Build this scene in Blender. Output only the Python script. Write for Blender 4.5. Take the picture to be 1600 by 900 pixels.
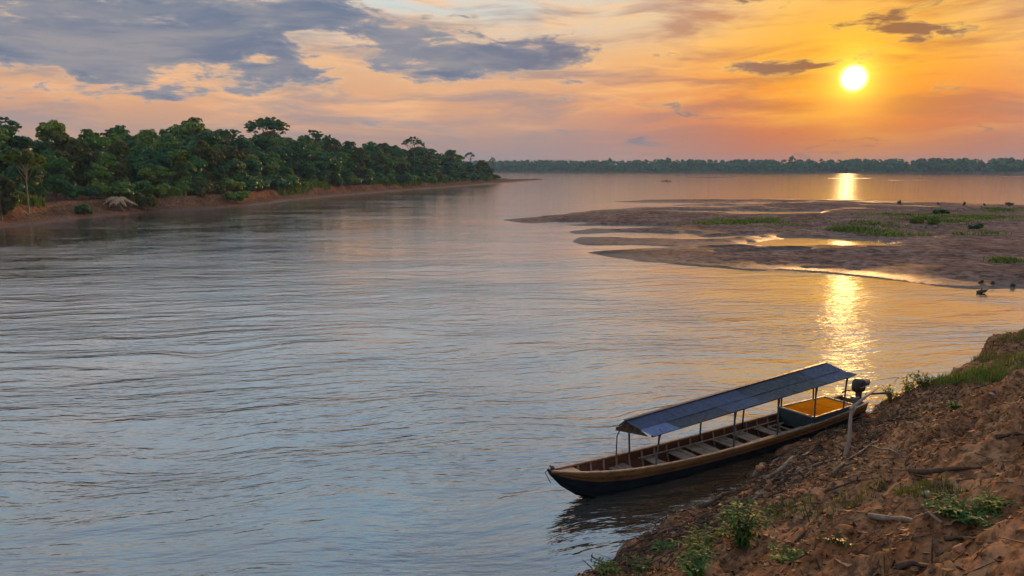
import bpy, bmesh, math, random
import numpy as np
from mathutils import Vector, Matrix

for o in list(bpy.data.objects):
    bpy.data.objects.remove(o, do_unlink=True)
S = bpy.context.scene
C = S.collection
R = math.radians

# ------------------------------------------------------------------ camera
CAM_H = 8.0
PITCH = 8.95
FPX = 1200.0                       # focal length in pixels of a 1600 px wide picture
cd = bpy.data.cameras.new('camera')
cam = bpy.data.objects.new('camera', cd)
C.objects.link(cam)
cam.location = (0, 0, CAM_H)
cam.rotation_euler = (R(90 - PITCH), 0, 0)
cd.sensor_width = 36.0
cd.lens = FPX / 1600.0 * 36.0
cd.clip_start = 0.1
cd.clip_end = 9000
S.camera = cam
_sp, _cp = math.sin(R(PITCH)), math.cos(R(PITCH))


def ray(px, py):
    u, v = px - 800.0, py - 450.0
    return u, FPX * _cp - v * _sp, -(FPX * _sp + v * _cp)


def at(px, py, z=0.0):
    """world point at height z that the photograph shows at a pixel"""
    x, y, d = ray(px, py)
    t = (z - CAM_H) / d
    return x * t, y * t


def pixel(x, y, z):
    dy, dz = y, z - CAM_H
    f = dy * _cp - dz * _sp
    v = -(dy * _sp + dz * _cp)
    return 800 + FPX * x / f, 450 + FPX * v / f


def angles(px, py):
    x, y, d = ray(px, py)
    return math.degrees(math.atan2(x, y)), math.degrees(math.atan2(d, math.hypot(x, y)))


SUN_AZ, SUN_EL = angles(1334, 122)

# ------------------------------------------------------------------ node helpers
class NT:
    def __init__(s, tree):
        s.t = tree; s.n = tree.nodes; s.l = tree.links
        s.n.clear()

    def put(s, sock, v):
        if isinstance(v, bpy.types.NodeSocket):
            s.l.new(v, sock)
        elif v is not None:
            if sock.type == 'RGBA' and len(v) == 3:
                v = (*v, 1)
            sock.default_value = v

    def node(s, typ, ins=None, **kw):
        n = s.n.new(typ)
        for k, v in kw.items():
            setattr(n, k, v)
        for k, v in (ins or {}).items():
            s.put(n.inputs[k], v)
        return n

    def m(s, op, a, b=None, c=None, clamp=False):
        n = s.n.new('ShaderNodeMath'); n.operation = op; n.use_clamp = clamp
        s.put(n.inputs[0], a)
        if b is not None: s.put(n.inputs[1], b)
        if c is not None: s.put(n.inputs[2], c)
        return n.outputs[0]

    def vm(s, op, a, b=None):
        n = s.n.new('ShaderNodeVectorMath'); n.operation = op
        s.put(n.inputs[0], a)
        if b is not None: s.put(n.inputs[1], b)
        return n.outputs['Value'] if op in ('DOT_PRODUCT', 'LENGTH') else n.outputs[0]

    def mix(s, f, a, b, mode='MIX'):
        n = s.n.new('ShaderNodeMix'); n.data_type = 'RGBA'; n.blend_type = mode
        s.put(n.inputs[0], f); s.put(n.inputs[6], a); s.put(n.inputs[7], b)
        return n.outputs[2]

    def ss(s, v, lo, hi, a=0.0, b=1.0):
        n = s.n.new('ShaderNodeMapRange'); n.interpolation_type = 'SMOOTHSTEP'
        s.put(n.inputs[0], v)
        for i, q in enumerate((lo, hi, a, b)): s.put(n.inputs[1 + i], q)
        return n.outputs[0]

    def ramp(s, v, stops, interp='LINEAR'):
        n = s.n.new('ShaderNodeValToRGB'); s.put(n.inputs[0], v)
        e = n.color_ramp.elements; n.color_ramp.interpolation = interp
        while len(e) < len(stops): e.new(0.5)
        for k, (p, c) in enumerate(stops):
            e[k].position = p; e[k].color = (*c, 1)
        return n.outputs[0]

    def noise(s, vec, scale, detail=4, rough=0.55, dist=0.0, col=False):
        n = s.node('ShaderNodeTexNoise', {'Vector': vec, 'Scale': scale, 'Detail': detail,
                                          'Roughness': rough, 'Distortion': dist})
        return n.outputs['Color' if col else 'Fac']

    def gauss(s, v, c, w):
        d = s.m('DIVIDE', s.m('SUBTRACT', v, c), w)
        return s.m('MULTIPLY', d, d)


def lin(r, g, b):
    f = lambda c: (c / 12.92 if c <= 0.04045 else ((c + 0.055) / 1.055) ** 2.4)
    return f(r / 255), f(g / 255), f(b / 255)


# ------------------------------------------------------------------ world
W = bpy.data.worlds.new('World'); S.world = W
W.use_nodes = True
w = NT(W.node_tree)
out = w.node('ShaderNodeOutputWorld')
tc = w.node('ShaderNodeTexCoord')
D = w.vm('NORMALIZE', tc.outputs['Generated'])
sep = w.node('ShaderNodeSeparateXYZ', {0: D})
dx, dy, dz = sep.outputs
el = w.m('MULTIPLY', w.m('ARCSINE', dz), 57.2958)
az = w.m('MULTIPLY', w.m('ARCTAN2', dx, dy), 57.2958)
sv = (math.sin(R(SUN_AZ)) * math.cos(R(SUN_EL)), math.cos(R(SUN_AZ)) * math.cos(R(SUN_EL)), math.sin(R(SUN_EL)))
th = w.m('MULTIPLY', w.m('ARCCOSINE', w.m('MINIMUM', w.vm('DOT_PRODUCT', D, sv), 0.9999999)), 57.2958)
daz = w.m('SUBTRACT', az, SUN_AZ)
dl = w.m('SUBTRACT', el, SUN_EL)
# colour of the clear sky by height, away from the sun and towards it
elm = w.m('DIVIDE', w.m('ABSOLUTE', el), 60.0)
cool = w.ramp(elm, [(0, lin(166, 132, 122)), (2.2 / 60, lin(178, 146, 132)), (4.5 / 60, lin(214, 160, 122)), (7.5 / 60, lin(222, 178, 138)),
                    (10.5 / 60, (0.60, 0.60, 0.54)), (14 / 60, (0.56, 0.70, 0.76)), (22 / 60, (0.38, 0.70, 0.88)), (36 / 60, (0.38, 0.72, 1.06)), (1.0, (0.32, 0.62, 1.0))])
warm = w.ramp(elm, [(0, lin(186, 100, 66)), (2.2 / 60, lin(204, 98, 44)), (4.2 / 60, lin(238, 126, 26)), (6.5 / 60, lin(255, 164, 22)),
                    (9 / 60, lin(250, 180, 66)), (14 / 60, (0.92, 0.56, 0.20)), (22 / 60, (0.74, 0.62, 0.44)), (34 / 60, (0.48, 0.72, 0.94)), (1.0, (0.32, 0.62, 1.0))])
near_sun = w.m('EXPONENT', w.m('MULTIPLY', w.m('ADD', w.gauss(az, SUN_AZ, 14.0), w.gauss(el, SUN_EL + 2.0, 18.0)), -1.0))
base = w.mix(near_sun, cool, warm)
# higher up the physical sky takes over
sky = w.node('ShaderNodeTexSky')
sky.sky_type = 'NISHITA'; sky.sun_disc = False
sky.sun_elevation = R(SUN_EL); sky.sun_rotation = R(SUN_AZ)
sky.air_density = 1.0; sky.dust_density = 1.5; sky.ozone_density = 1.0
nish = w.mix(1.0, sky.outputs[0], (0.15, 0.15, 0.15), 'MULTIPLY')
base = w.mix(w.ss(el, 25, 70, 0.0, 0.5), base, nish)
# thin streaks of high cloud
wv = w.vm('MULTIPLY', D, (5.0, 5.0, 34.0))
warpn = w.m('SUBTRACT', w.noise(w.vm('MULTIPLY', D, (4.8, 4.8, 16.0)), 1.0, 1, 0.5), 0.5)
wv2 = w.vm('ADD', wv, w.node('ShaderNodeCombineXYZ', {0: w.m('MULTIPLY', warpn, 0.7), 1: w.m('MULTIPLY', warpn, -0.7), 2: w.m('MULTIPLY', warpn, 1.5)}).outputs[0])
cirr = w.noise(wv2, 1.1, 5, 0.62)
cir = w.ss(cirr, 0.42, 0.72)
cir_col = w.mix(near_sun, lin(248, 190, 138), lin(255, 196, 58))
base = w.mix(w.m('MULTIPLY', cir, w.ss(el, 1.0, 6.0, 0.12, 0.8)), base, cir_col)
# greyer veil patches
veil = w.ss(w.noise(w.vm('ADD', wv2, (7.3, 1.1, 4.0)), 1.05, 4, 0.6), 0.44, 0.66)
veil_col = w.mix(near_sun, lin(152, 140, 142), lin(192, 104, 46))
base = w.mix(w.m('MULTIPLY', veil, w.ss(el, 0.0, 4.0, 0.4, 0.75)), base, veil_col)
# glow and disc of the sun
glow = w.m('EXPONENT', w.m('MULTIPLY', th, -0.34))
base = w.mix(w.m('MULTIPLY', glow, 0.85), base, (1.0, 0.47, 0.015))
glow2 = w.m('EXPONENT', w.m('MULTIPLY', th, -1.05))
base = w.mix(1.0, base, w.mix(glow2, (0, 0, 0), (2.0, 1.25, 0.16)), 'ADD')
disc = w.ss(th, 1.0, 0.40)
base = w.mix(1.0, base, w.mix(disc, (0, 0, 0), (3.2, 2.7, 1.6)), 'ADD')
# heavier blue-grey cloud
cw = w.m('SUBTRACT', w.noise(w.vm('MULTIPLY', D, (11.7, 11.7, 34.0)), 1.0, 1, 0.5), 0.5)
cv = w.vm('ADD', w.vm('MULTIPLY', D, (8.0, 8.0, 30.0)), w.node('ShaderNodeCombineXYZ', {0: w.m('MULTIPLY', cw, 0.6), 1: w.m('MULTIPLY', cw, -0.6), 2: w.m('MULTIPLY', cw, 0.5)}).outputs[0])
cn = w.noise(cv, 1.3, 7, 0.62)
bias = None
CLOUDS = [  # pixel centre, half width, half height, weight: where the photograph has cloud banks
    (90, 45, 330, 85, 0.46), (300, 80, 170, 50, 0.30), (480, 22, 200, 30, 0.38), (620, 40, 90, 22, 0.20), (455, 110, 62, 20, 0.27),
    (690, 72, 120, 18, 0.34), (815, 94, 160, 24, 0.36), (680, 118, 110, 14, 0.26), (1195, 106, 95, 11, 0.38), (900, 160, 40, 14, 0.2),
    (1440, 42, 100, 14, 0.33), (1560, 70, 90, 16, 0.16), (1500, 8, 60, 10, 0.2), (220, 148, 120, 8, 0.22), (30, 155, 90, 7, 0.18), (370, 142, 70, 8, 0.2)]
for (cx, cy, hw, hh, k) in CLOUDS:
    a0, e0 = angles(cx, cy)
    a1, _ = angles(cx + hw, cy); _, e1 = angles(cx, cy - hh)
    g = w.m('MULTIPLY', w.m('EXPONENT', w.m('MULTIPLY', w.m('ADD', w.gauss(az, a0, abs(a1 - a0)), w.gauss(el, e0, abs(e1 - e0))), -1.0)), k)
    bias = g if bias is None else w.m('ADD', bias, g)
dens = w.m('ADD', w.m('MULTIPLY_ADD', cn, 1.45, -0.225), w.m('MULTIPLY', bias, 0.86))
rim = w.ss(dens, 0.61, 0.72)
core = w.ss(dens, 0.64, 0.80)
rim_col = w.mix(near_sun, lin(246, 196, 150), lin(255, 214, 110))
core_col = w.mix(near_sun, w.mix(w.m('MULTIPLY', w.ss(dens, 0.66, 0.92), w.ss(cirr, 0.68, 0.36, 0.25, 1.0)), lin(150, 148, 152), lin(94, 112, 138)), lin(150, 98, 62))
col = w.mix(w.m('MULTIPLY', rim, w.ss(el, 2.5, 6.0, 0.0, 0.32)), base, rim_col)
col = w.mix(w.m('MULTIPLY', core, 0.93), col, core_col)
# the sun burns through thin cloud
col = w.mix(disc, col, base)
# below the horizon: dim
col = w.mix(w.ss(el, -0.5, -6.0), col, (0.05, 0.05, 0.05))
bg = w.node('ShaderNodeBackground', {'Color': col, 'Strength': 1.0})
w.l.new(bg.outputs[0], out.inputs[0])
W.cycles.sampling_method = 'NONE'

# ------------------------------------------------------------------ sun
sd = bpy.data.lights.new('sun', 'SUN')
sd.energy = 3.2; sd.angle = R(0.6); sd.color = (1.0, 0.50, 0.17)
sun = bpy.data.objects.new('sun', sd); C.objects.link(sun)
sun.rotation_euler = Vector(sv).to_track_quat('Z', 'Y').to_euler()
sun.location = (60, 140, 40)

S.view_settings.view_transform = 'Standard'
S.view_settings.look = 'None'
S.view_settings.exposure = 0.16
S.view_settings.gamma = 1.0
S.cycles.use_denoising = True
S.cycles.adaptive_threshold = 0.03
S.cycles.max_bounces = 4
S.cycles.diffuse_bounces = 2
S.cycles.glossy_bounces = 3
S.cycles.transmission_bounces = 4
S.cycles.sample_clamp_indirect = 6.0
S.cycles.sample_clamp_direct = 2.2
S.cycles.caustics_reflective = False
S.cycles.caustics_refractive = False

# ------------------------------------------------------------------ mesh helpers
rng = np.random.default_rng(11)
random.seed(4)


def hash2(ix, iy, seed):
    h = (ix.astype(np.int64) * 374761393 + iy.astype(np.int64) * 668265263 + seed * 1442695041) & 0xffffffff
    h = ((h ^ (h >> 13)) * 1274126177) & 0xffffffff
    h = h ^ (h >> 16)
    return (h & 0xffff) / 65535.0


def vnoise(x, y, seed=0):
    x = np.asarray(x, float); y = np.asarray(y, float)
    ix, iy = np.floor(x), np.floor(y)
    fx, fy = x - ix, y - iy
    fx = fx * fx * fx * (fx * (fx * 6 - 15) + 10); fy = fy * fy * fy * (fy * (fy * 6 - 15) + 10)
    a = hash2(ix, iy, seed); b = hash2(ix + 1, iy, seed)
    c = hash2(ix, iy + 1, seed); d = hash2(ix + 1, iy + 1, seed)
    return (a * (1 - fx) + b * fx) * (1 - fy) + (c * (1 - fx) + d * fx) * fy - 0.5


def fbm(x, y, octv=4, seed=0, gain=0.5):
    s = 0; a = 1.0
    for k in range(octv):
        s = s + a * vnoise(x * 2 ** k + 17.3 * k, y * 2 ** k - 9.1 * k, seed + k)
        a *= gain
    return s


def sstep(x, a, b):
    t = np.clip((np.asarray(x, float) - a) / (b - a), 0, 1)
    return t * t * (3 - 2 * t)


def link(o, parent=None):
    C.objects.link(o)
    if parent is not None: o.parent = parent
    return o


def mesh_np(name, V, F, mats=(), smooth=False, tint=None, mi=None):
    """V (n,3), F (m,k) all faces with k corners"""
    V = np.asarray(V, np.float32); F = np.asarray(F, np.int32)
    me = bpy.data.meshes.new(name)
    me.vertices.add(len(V)); me.vertices.foreach_set('co', V.ravel())
    k = F.shape[1]
    me.loops.add(F.size); me.loops.foreach_set('vertex_index', F.ravel())
    me.polygons.add(len(F))
    me.polygons.foreach_set('loop_start', np.arange(len(F), dtype=np.int32) * k)
    me.polygons.foreach_set('loop_total', np.full(len(F), k, np.int32))
    if smooth: me.polygons.foreach_set('use_smooth', np.ones(len(F), bool))
    for m_ in mats: me.materials.append(m_)
    if mi is not None: me.polygons.foreach_set('material_index', np.asarray(mi, np.int32))
    if tint is not None:
        a = me.color_attributes.new('tint', 'FLOAT_COLOR', 'POINT')
        t4 = np.ones((len(V), 4), np.float32); t4[:, :3] = tint
        a.data.foreach_set('color', t4.ravel())
    me.update(calc_edges=True)
    return me


def obj(name, me, parent=None, loc=None, rz=None):
    o = bpy.data.objects.new(name, me)
    if loc is not None: o.location = loc
    if rz is not None: o.rotation_euler = (0, 0, rz)
    return link(o, parent)


def empty(name, loc=(0, 0, 0), rz=0.0):
    o = bpy.data.objects.new(name, None); o.empty_display_size = 0.3
    o.location = loc; o.rotation_euler = (0, 0, rz)
    return link(o)


def tag(o, label, cat, group=None):
    o['label'] = label; o['category'] = cat
    if group: o['group'] = group
    return o


def kind(o, k):
    o['kind'] = k
    return o


class MB:
    """collects shapes into one mesh"""
    def __init__(s): s.v = []; s.f = []; s.mi = []; s.cur = 0
    def add(s, vs, fs):
        b = len(s.v); s.v += [tuple(p) for p in vs]
        for f in fs: s.f.append(tuple(i + b for i in f)); s.mi.append(s.cur)
    def box(s, x0, x1, y0, y1, z0, z1):
        s.add([(x0, y0, z0), (x1, y0, z0), (x1, y1, z0), (x0, y1, z0), (x0, y0, z1), (x1, y0, z1), (x1, y1, z1), (x0, y1, z1)],
              [(0, 3, 2, 1), (4, 5, 6, 7), (0, 1, 5, 4), (1, 2, 6, 5), (2, 3, 7, 6), (3, 0, 4, 7)])
    def tube(s, pts, rad, n=7, cap=True):
        pts = [Vector(p) for p in pts]
        if not hasattr(rad, '__len__'): rad = [rad] * len(pts)
        b = len(s.v); prev = None
        for i, p in enumerate(pts):
            t = (pts[min(i + 1, len(pts) - 1)] - pts[max(i - 1, 0)]).normalized()
            if prev is None:
                u = t.cross(Vector((0, 0, 1)))
                if u.length < 1e-3: u = t.cross(Vector((1, 0, 0)))
            else:
                u = prev - t * prev.dot(t)
            u.normalize(); prev = u; v = t.cross(u)
            for k in range(n):
                a = 2 * math.pi * k / n
                s.v.append(tuple(p + (u * math.cos(a) + v * math.sin(a)) * rad[i]))
        for i in range(len(pts) - 1):
            for k in range(n):
                k2 = (k + 1) % n
                s.f.append((b + i * n + k, b + i * n + k2, b + (i + 1) * n + k2, b + (i + 1) * n + k)); s.mi.append(s.cur)
        if cap:
            s.f.append(tuple(b + k for k in range(n))[::-1]); s.mi.append(s.cur)
            e = b + (len(pts) - 1) * n
            s.f.append(tuple(e + k for k in range(n))); s.mi.append(s.cur)
    def beam(s, p, q, wd, ht, up=(0, 0, 1)):
        p, q = Vector(p), Vector(q); t = (q - p).normalized(); up = Vector(up)
        a = t.cross(up).normalized(); b = a.cross(t).normalized()
        vs = []
        for e in (p, q):
            for i, j in ((-1, -1), (1, -1), (1, 1), (-1, 1)):
                vs.append(e + a * (i * wd / 2) + b * (j * ht / 2))
        s.add(vs, [(0, 1, 2, 3), (7, 6, 5, 4), (0, 4, 5, 1), (1, 5, 6, 2), (2, 6, 7, 3), (3, 7, 4, 0)])
    def mesh(s, name, mats, smooth=False, bevel=0.0):
        me = bpy.data.meshes.new(name)
        me.from_pydata(s.v, [], s.f)
        for m_ in (mats if isinstance(mats, (list, tuple)) else [mats]): me.materials.append(m_)
        me.polygons.foreach_set('material_index', s.mi)
        bm = bmesh.new(); bm.from_mesh(me)
        bmesh.ops.recalc_face_normals(bm, faces=bm.faces)
        if bevel: bmesh.ops.bevel(bm, geom=bm.edges[:], offset=bevel, segments=1, affect='EDGES', clamp_overlap=True)
        if smooth:
            for f in bm.faces: f.smooth = True
        bm.to_mesh(me); bm.free(); me.update()
        return me
    def build(s, name, mats, parent=None, smooth=False, bevel=0.0, loc=None, rz=None):
        return obj(name, s.mesh(name, mats, smooth, bevel), parent, loc, rz)


# ------------------------------------------------------------------ materials
def material(name):
    m = bpy.data.materials.new(name); m.use_nodes = True
    t = NT(m.node_tree)
    o = t.node('ShaderNodeOutputMaterial')
    p = t.node('ShaderNodeBsdfPrincipled')
    t.l.new(p.outputs[0], o.inputs[0])
    return m, t, p, o


def simple(name, c1, c2, scale=6, rough=0.7, bump=0.2, stretch=(1, 1, 1), spec=0.3, metal=0.0, bdist=0.01):
    m, t, p, o = material(name)
    co = t.node('ShaderNodeTexCoord').outputs['Object']
    v = t.vm('MULTIPLY', co, stretch)
    n = t.noise(v, scale, 6, 0.6)
    t.put(p.inputs['Base Color'], t.mix(t.ss(n, 0.3, 0.7), c1, c2))
    t.put(p.inputs['Roughness'], t.ss(n, 0.2, 0.8, rough - 0.12, min(1, rough + 0.12)))
    p.inputs['Specular IOR Level'].default_value = spec
    p.inputs['Metallic'].default_value = metal
    if bump:
        b = t.node('ShaderNodeBump', {'Strength': bump, 'Distance': bdist, 'Height': n})
        t.l.new(b.outputs[0], p.inputs['Normal'])
    return m


def leaf_mat(name, c, c2, trans=0.35, rough=0.55):
    m, t, p, o = material(name)
    a = t.node('ShaderNodeAttribute', attribute_name='tint')
    inf = t.node('ShaderNodeObjectInfo')
    base = t.mix(inf.outputs['Random'], c, c2)
    colr = t.mix(1.0, base, a.outputs['Color'], 'MULTIPLY')
    t.put(p.inputs['Base Color'], colr)
    p.inputs['Roughness'].default_value = rough
    p.inputs['Specular IOR Level'].default_value = 0.25
    tr = t.node('ShaderNodeBsdfTranslucent', {'Color': t.mix(1.0, colr, (1.3, 1.5, 0.6), 'MULTIPLY')})
    mx = t.node('ShaderNodeMixShader', {0: trans, 1: p.outputs[0], 2: tr.outputs[0]})
    t.l.new(mx.outputs[0], o.inputs[0])
    return m


def soil_mat(name, dark, mid, pale, sc=1.0, rough=0.9, wet=None, flow=False):
    m, t, p, o = material(name)
    pos = t.node('ShaderNodeNewGeometry').outputs['Position']
    if flow:                                            # layers run along the slope
        pos0 = pos
        pos = t.vm('MULTIPLY', t.node('ShaderNodeVectorRotate', {'Vector': pos, 'Angle': R(-45)}, rotation_type='Z_AXIS').outputs[0], (0.45, 1.15, 1.5))
    n1 = t.noise(pos, 0.55 * sc, 6, 0.6)
    n2 = t.noise(t.vm('ADD', pos, (31, 7, 2)), 4.4 * sc, 8, 0.70)
    n3 = t.noise(t.vm('ADD', pos, (3, 57, 2)), 16 * sc, 6, 0.7)
    c = t.mix(t.ss(n1, 0.32, 0.66), mid, pale)
    n0 = t.noise(t.vm('ADD', pos, (11, 3, 8)), 0.8 * sc, 4, 0.6)
    c = t.mix(t.ss(n0, 0.50, 0.34, 0.0, 0.38), c, dark)
    c = t.mix(t.ss(n2, 0.60, 0.38, 0.0, 0.75), c, dark)
    c = t.mix(t.ss(n3, 0.56, 0.74, 0.0, 0.55), c, pale)
    rgh = rough
    if wet is not None:
        z = t.node('ShaderNodeSeparateXYZ', {0: pos0 if flow else pos}).outputs[2]
        wz = t.m('ADD', z, t.m('MULTIPLY', t.m('SUBTRACT', n1, 0.5), wet * 2.2))
        f = t.ss(wz, wet, 0.0)
        c = t.mix(t.m('MULTIPLY', f, 0.6), c, t.mix(0.5, dark, (0, 0, 0)))
        rgh = t.m('SUBTRACT', rough, t.m('MULTIPLY', f, 0.36))
        t.put(p.inputs['Specular IOR Level'], t.m('MULTIPLY', f, 0.28))
    else:
        p.inputs['Specular IOR Level'].default_value = 0.15
    t.put(p.inputs['Base Color'], c)
    t.put(p.inputs['Roughness'], rgh)
    hgt = t.m('ADD', t.m('MULTIPLY', n2, 0.6), t.m('MULTIPLY', n3, 0.45))
    b = t.node('ShaderNodeBump', {'Strength': 0.7, 'Distance': 0.055 / sc, 'Height': hgt})
    t.l.new(b.outputs[0], p.inputs['Normal'])
    return m


def water_mat():
    m, t, p, o = material('river_water')
    pos = t.node('ShaderNodeNewGeometry').outputs['Position']
    rot = t.node('ShaderNodeVectorRotate', {'Vector': pos, 'Angle': R(-9)}, rotation_type='Z_AXIS').outputs[0]
    wn = t.noise(pos, 0.12, 1, 0.5)
    q = t.vm('ADD', rot, t.node('ShaderNodeCombineXYZ', {0: t.m('MULTIPLY', wn, 2.0), 1: t.m('MULTIPLY', wn, 4.0)}).outputs[0])
    big = t.noise(t.vm('MULTIPLY', q, (0.10, 0.34, 1)), 1.0, 3, 0.5)
    mid = t.noise(t.vm('MULTIPLY', q, (0.36, 1.25, 1)), 1.0, 3, 0.55)
    small = t.noise(t.vm('MULTIPLY', q, (1.35, 4.2, 1)), 1.0, 3, 0.55)
    # calm and ruffled patches, drawn out by the current
    patch = t.ss(t.noise(t.vm('MULTIPLY', pos, (0.025, 0.075, 1)), 1.0, 3, 0.55), 0.36, 0.64)
    # long low wash lines running in from the left
    sx = t.node('ShaderNodeSeparateXYZ', {0: pos})
    ph = t.m('ADD', t.m('MULTIPLY', sx.outputs[1], 1.0), t.m('MULTIPLY', sx.outputs[0], -0.26))
    ph = t.m('ADD', ph, t.m('MULTIPLY', wn, 6.0))
    ln = t.m('POWER', t.m('ADD', t.m('MULTIPLY', t.m('SINE', t.m('MULTIPLY', ph, 3.4)), 0.5), 0.5), 3.0)
    msk = t.m('MULTIPLY', t.ss(sx.outputs[0], -3.0, -13.0), t.m('MULTIPLY', t.ss(sx.outputs[1], 15, 24), t.ss(sx.outputs[1], 62, 40)))
    msk = t.m('MULTIPLY', msk, t.ss(big, 0.40, 0.6))
    h = t.m('MULTIPLY', big, 0.12)
    h = t.m('ADD', h, t.m('MULTIPLY', mid, t.m('ADD', 0.060, t.m('MULTIPLY', patch, 0.055))))
    h = t.m('ADD', h, t.m('MULTIPLY', small, t.m('ADD', 0.024, t.m('MULTIPLY', patch, 0.026))))
    h = t.m('ADD', h, t.m('MULTIPLY', t.m('MULTIPLY', ln, msk), 0.022))
    h = t.m('MULTIPLY', h, t.ss(sx.outputs[1], 20, 85, 1.15, 0.5))
    b = t.node('ShaderNodeBump', {'Strength': 1.0, 'Distance': 1.0, 'Height': h})
    dsh = t.m('MULTIPLY', t.m('ADD', t.m('SUBTRACT', sx.outputs[0], sx.outputs[1]), 12.75), 0.7071)
    silt = t.ss(t.m('ADD', dsh, t.m('MULTIPLY', wn, 2.0)), -2.6, 1.0)
    # mirror of the sky that strengthens towards grazing view, over the silty body of the river
    g = t.node('ShaderNodeNewGeometry')
    nsoft = t.vm('NORMALIZE', t.vm('ADD', t.vm('MULTIPLY', g.outputs['Normal'], (0.5, 0.5, 0.5)), b.outputs[0]))
    fc = t.node('ShaderNodeLayerWeight', {'Blend': 0.5, 'Normal': nsoft}).outputs['Facing']
    fac = t.m('MULTIPLY_ADD', t.m('POWER', fc, 2.1), 0.87, 0.11)
    t.n.remove(p)
    body = t.node('ShaderNodeBsdfDiffuse', {'Color': t.mix(silt, (0.040, 0.062, 0.066), (0.085, 0.048, 0.022)), 'Normal': b.outputs[0]})
    gl = t.node('ShaderNodeBsdfGlossy', {'Color': (0.97, 0.98, 1.0, 1), 'Roughness': 0.035, 'Normal': b.outputs[0]})
    mx = t.node('ShaderNodeMixShader', {0: fac, 1: body.outputs[0], 2: gl.outputs[0]})
    t.l.new(mx.outputs[0], o.inputs[0])
    return m


MT = {}
MT['water'] = water_mat()
MT['soil'] = soil_mat('bank_soil', (0.062, 0.028, 0.015), (0.265, 0.118, 0.054), (0.41, 0.220, 0.112), 1.0, 0.92, wet=0.35, flow=True)
MT['sand'] = soil_mat('bar_sand', (0.045, 0.027, 0.021), (0.190, 0.110, 0.082), (0.34, 0.220, 0.172), 0.28, 0.85, wet=0.30)
MT['mud'] = soil_mat('bank_mud', (0.06, 0.032, 0.02), (0.17, 0.088, 0.052), (0.27, 0.14, 0.075), 0.5, 0.9, wet=0.5)
MT['farmud'] = soil_mat('far_shore_mud', (0.05, 0.03, 0.02), (0.12, 0.07, 0.045), (0.2, 0.12, 0.08), 0.05, 0.9)
MT['leaf'] = leaf_mat('leaf_green', (0.042, 0.150, 0.040), (0.160, 0.225, 0.030), 0.15)
MT['leaf_dark'] = leaf_mat('leaf_dark_green', (0.032, 0.115, 0.042), (0.060, 0.150, 0.040), 0.12)
MT['leaf_lime'] = leaf_mat('leaf_lime', (0.13, 0.17, 0.025), (0.15, 0.19, 0.03), 0.4)
MT['leaf_olive'] = leaf_mat('leaf_olive', (0.085, 0.10, 0.028), (0.10, 0.12, 0.03), 0.35)
MT['leaf_straw'] = leaf_mat('leaf_straw', (0.42, 0.32, 0.21), (0.46, 0.36, 0.24), 0.2)
MT['leaf_grass'] = leaf_mat('grass_blade', (0.10, 0.16, 0.025), (0.13, 0.18, 0.03), 0.22, 0.75)
MT['leaf_weed'] = leaf_mat('weed_leaf', (0.045, 0.13, 0.025), (0.07, 0.16, 0.03), 0.22, 0.7)
MT['litter'] = leaf_mat('dry_litter', (0.15, 0.095, 0.06), (0.15, 0.095, 0.06), 0.1, 0.8)
MT['bark'] = simple('bark', (0.10, 0.075, 0.055), (0.20, 0.155, 0.12), 3, 0.9, 0.5, (1, 1, 0.3), 0.1, 0, 0.05)
MT['pale_bark'] = simple('pale_bark', (0.22, 0.18, 0.14), (0.36, 0.30, 0.25), 3, 0.85, 0.4, (1, 1, 0.3), 0.1, 0, 0.05)
MT['drift'] = simple('driftwood', (0.13, 0.095, 0.07), (0.30, 0.235, 0.185), 9, 0.85, 0.6, (1, 1, 1), 0.15, 0, 0.02)
MT['dark_wood'] = simple('dark_root', (0.045, 0.03, 0.022), (0.13, 0.09, 0.065), 9, 0.9, 0.6, (1, 1, 1), 0.1, 0, 0.02)

# ------------------------------------------------------------------ water
def grid(xs, ys, zf):
    X, Y = np.meshgrid(xs, ys)
    Z = zf(X, Y)
    V = np.stack([X, Y, Z], -1).reshape(-1, 3)
    nx, ny = len(xs), len(ys)
    i = np.arange(nx * ny).reshape(ny, nx)
    F = np.stack([i[:-1, :-1], i[:-1, 1:], i[1:, 1:], i[1:, :-1]], -1).reshape(-1, 4)
    return V, F


V, F = grid(np.linspace(-3000, 3000, 31), np.linspace(-250, 3000, 31), lambda X, Y: X * 0)
river = kind(obj('river', mesh_np('river', V, F, [MT['water']])), 'structure')
river['label'] = 'broad rippled river reflecting the sunset sky'

# ------------------------------------------------------------------ near bank
RT2 = math.sqrt(2)


def bank_sd(X, Y):
    return (X + Y) / RT2, (X - Y + 12.75) / RT2


def bank_xy(s, d):
    a = d * RT2 - 12.75; b = s * RT2
    return (a + b) / 2, (b - a) / 2


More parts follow.
